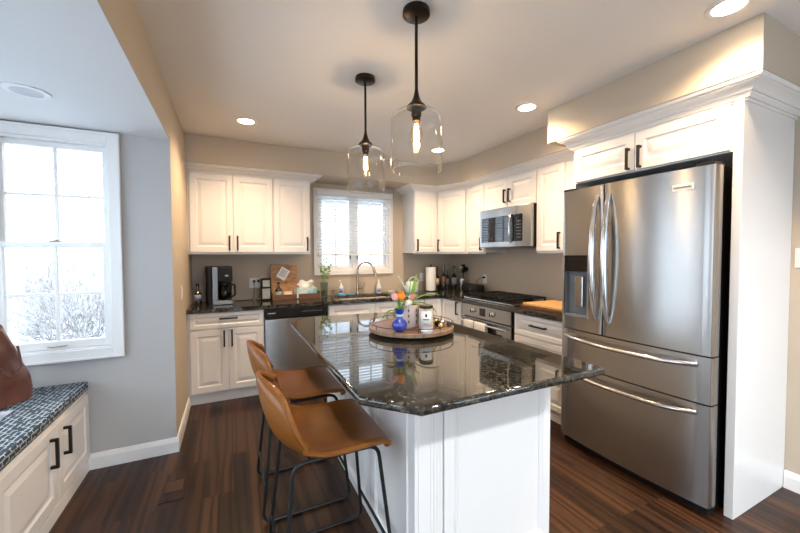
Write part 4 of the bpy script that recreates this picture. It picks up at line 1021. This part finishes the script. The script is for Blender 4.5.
# utensil crock
kx,ky=2.885,4.00
t=thing('utensil_crock','steel crock of cooking utensils in the worktop corner','crock',(kx,ky,C1))
MB().lathe([(0,.0003),(.052,.0003),(.054,.005),(.054,.165),(.051,.165),(.050,.01),(0,.008)],n=32).build('body','chrome',t,smooth=True,angle=50)
ut=[('whisk','wire whisk sticking out of the utensil crock','whisk',(-.05,.0,.33)),('serving_spoon','steel serving spoon upright in the utensil crock','spoon',(.005,.02,.37)),('black_ladle','black ladle leaning right in the utensil crock','ladle',(.06,-.045,.35)),('black_spatula','black slotted spatula at the back of the utensil crock','spatula',(.035,.03,.36)),('pasta_fork','black pasta fork leaning forward in the utensil crock','fork',(-.01,-.055,.33))]
for nm,lb_,cat,tip in ut:
    u=thing(nm,lb_,cat,(kx,ky,C1),0,'utensils in the crock');tp=Vector(tip);b0=Vector((-tp.x*.3,-tp.y*.3,.012))
    bk='chrome' if cat in('whisk','spoon') else 'black_plastic'
    MB().tube([b0,b0.lerp(tp,.75)],.005,7).build('handle',bk,u,smooth=True)
    s=b0.lerp(tp,.75);mb=MB()
    if cat=='whisk':
        for k in range(6):
            a=k*math.pi/6;c=Vector((math.cos(a),math.sin(a),0))*.028;e2=tp+Vector((0,0,.03))
            mb.tube([s,s.lerp(e2,.35)+c*.8,s.lerp(e2,.7)+c,e2,s.lerp(e2,.7)-c,s.lerp(e2,.35)-c*.8,s],.0014,5)
    elif cat=='spatula': mb.T=Matrix.Translation(s);mb.box(-.034,.034,-.002,.002,0,.09,.001)
    elif cat=='fork':
        mb.T=Matrix.Translation(s);mb.box(-.025,.025,-.002,.002,0,.05,.001)
        for k in range(4): mb.box(-.025+k*.0145,-.020+k*.0145,-.002,.002,.05,.08)
    else:
        mb.T=Matrix.Translation(s+Vector((0,0,.035)));rr_=.034 if cat=='ladle' else .028
        mb.lathe([(.001,-.012),(rr_*.6,-.009),(rr_,.004),(rr_*.96,.004),(rr_*.55,-.005),(.001,-.008)],axis='Y',n=20)
        mb.T=Matrix.Identity(4);mb.tube([s,s+Vector((0,0,.02))],.004,6)
    mb.build('head',bk,u,smooth=True)
# toaster
t=thing('toaster','low rounded black toaster beside the cooktop under the outlet','toaster',(2.80,3.665,C1),-P90)
mb=MB();mb.box(-.16,.16,-.075,.075,.008,.122,.03);mb.build('body','black_plastic',t,smooth=True,angle=30)
mb=MB();mb.box(-.12,.12,-.035,-.010,.1222,.1235);mb.box(-.12,.12,.012,.037,.1222,.1235);mb.build('slots','dark_gap',t)
MB().cyl(.012,-.085,-.0752,(.06,0,.06),16,'Y').build('dial','chrome',t,smooth=True)
mb=MB();[mb.box(a-.012,a+.012,b-.012,b+.012,.0003,.0085) for a in(-.12,.12) for b in(-.05,.05)];mb.build('feet','black_plastic',t)
cord('black cord rising from the toaster to the outlet on the range wall',[(XR-.0095,3.66,1.115),(XR-.05,3.665,1.112),(XR-.09,3.69,1.09),(XR-.10,3.72,1.04),(XR-.105,3.70,.99),(XR-.12,3.68,.96)],plug='x')
# boards right of cooktop
t=thing('bamboo_board','light bamboo cutting board stacked beside the refrigerator','cutting board',(2.66,2.19,C1+.0258),0)
MB().box(-.19,.21,-.26,.28,0,.022,.004).build('slab','bamboo',t)
one('walnut_board',MB().box(-.20,.22,-.275,.30,0,.022,.004),'dark_board','dark wood board underneath the bamboo board','cutting board',loc=(2.66,2.19,C1+.0005))
# ---------------- exterior ----------------
ZG=-.35
mb=MB();mb.box(-30,30,4.6,45,ZG-.1,ZG);struct(mb.build('ground','snow'))
mb=MB();mb.box(-30,-1.75,-20,4.59,ZG-.1,ZG);struct(mb.build('ground_side','snow'))
mb=MB();mb.box(-1.74,30,-20,YR-.2,ZG-.1,ZG);struct(mb.build('ground_rear','snow'))
def shrub(label,x,y,r,h,n,seed,thick=.006):
    rnd=random.Random(seed);mb=MB()
    for i in range(n):
        a=rnd.uniform(0,6.283);q=rnd.uniform(.1,1);P=Vector((rnd.uniform(-.2,.2)*r,rnd.uniform(-.2,.2)*r,0))
        D=Vector((math.cos(a)*q*.8,math.sin(a)*q*.8,1)).normalized();L=h*rnd.uniform(.6,1.05);pts=[P.copy()];k=7
        for s in range(k):
            D=(D+Vector((rnd.uniform(-.35,.35),rnd.uniform(-.35,.35),rnd.uniform(-.25,.15)))).normalized();P=P+D*L/k;pts.append(P.copy())
            if s>1:
                for _ in range(2):
                    d2=(D+Vector((rnd.uniform(-1,1),rnd.uniform(-1,1),rnd.uniform(-.5,.6)))).normalized();l2=L*rnd.uniform(.12,.3)
                    mb.tube([P,P+d2*l2*.5+Vector((0,0,.01)),P+d2*l2],[thick*.5,thick*.4,thick*.15],3,caps=False)
        mb.tube(pts,[thick*(1-.8*s/k) for s in range(k+1)],4,caps=False)
    one('bare_shrub',mb,'twig',label,'shrub',loc=(x,y,ZG),group='bare shrubs outside the bay window')
shrub('dense bare shrub just outside, filling the lower bay window',-1.95,6.6,1.3,1.9,170,3)
shrub('more distant bare shrub in front of the wood fence',-3.9,10.6,.9,1.8,80,5)
def tree(label,x,y,h,seed,r=.09):
    rnd=random.Random(seed);t=thing('bare_tree',label,'tree',(x,y,ZG),0,'bare trees outside');mb=MB();tr=MB()
    top=Vector((rnd.uniform(-.3,.3),0,h));tr.tube([(0,0,0),top*.4+Vector((.06,0,0)),top],[r,r*.75,r*.25],8);tr.build('trunk','bark',t,smooth=True)
    def rec(P,D,L,R_,dep):
        pts=[P.copy()];k=4
        for s in range(k):
            D=(D+Vector((rnd.uniform(-.25,.25),rnd.uniform(-.25,.25),rnd.uniform(-.05,.2)))).normalized();P=P+D*L/k;pts.append(P.copy())
        mb.tube(pts,[R_*(1-.6*s/k) for s in range(k+1)],4,caps=False)
        if dep:
            for q in range(3):
                d2=(D+Vector((rnd.uniform(-.9,.9),rnd.uniform(-.9,.9),rnd.uniform(-.2,.5)))).normalized();rec(pts[rnd.randint(2,4)].copy(),d2,L*.62,R_*.5,dep-1)
    for i in range(14):
        u=.25+.72*i/14;a=i*2.4;rec(top*u,Vector((math.cos(a),math.sin(a),.7)).normalized(),h*.32*(1.15-u*.6),r*.32,3)
    mb.build('branches','twig',t)
tree('bare tree with forked branches beyond the bay window fence',-2.3,9.5,6.0,4,.045);tree('slim bare tree at the left of the bay window view',-8.2,11.0,6.5,8,.10)
# fence
t=thing('garden_fence','weathered wood fence beyond the shrubs outside the bay window','fence',(-10.2,12.5,ZG))
mb=MB()
for i in range(70): mb.box(i*.16,i*.16+.15,0,.02,.05,1.75,.0)
mb.build('boards','fence_wood',t);mb=MB();mb.box(0,11.2,.0205,.06,.35,.45);mb.box(0,11.2,.0205,.06,1.35,1.45);mb.build('rails','fence_wood',t)
# neighbour house
t=thing('neighbor_house','pale neighbouring house seen through the sink window blinds','house',(1.5,12.0,ZG))
mb=MB();mb.box(0,11,0,7,0,3.6)
for i in range(24): mb.box(-.01,11.01,-.012,-.001,.05+i*.148,.17+i*.148)
mb.build('walls','house_siding',t)
mb=MB();mb.T=Matrix.Translation((0,0,3.6));vs=[mb.v(p) for p in [(-.4,-.5,0),(11.4,-.5,0),(11.4,7.5,0),(-.4,7.5,0),(-.4,3.5,2.4),(11.4,3.5,2.4)]]
for f in [(0,1,5,4),(2,3,4,5),(1,2,5),(3,0,4),(3,2,1,0)]: mb.face([vs[i] for i in f])
mb.build('roof','roof_shingle',t)
for xx in (1.6,4.2,7.4):
    f=MB().box(xx-.06,xx+1.06,-.05,-.013,1.0,2.5).build('window','trim_white',t);MB().box(xx,xx+1,-.058,-.051,1.06,2.44).build('pane','house_glass',f)
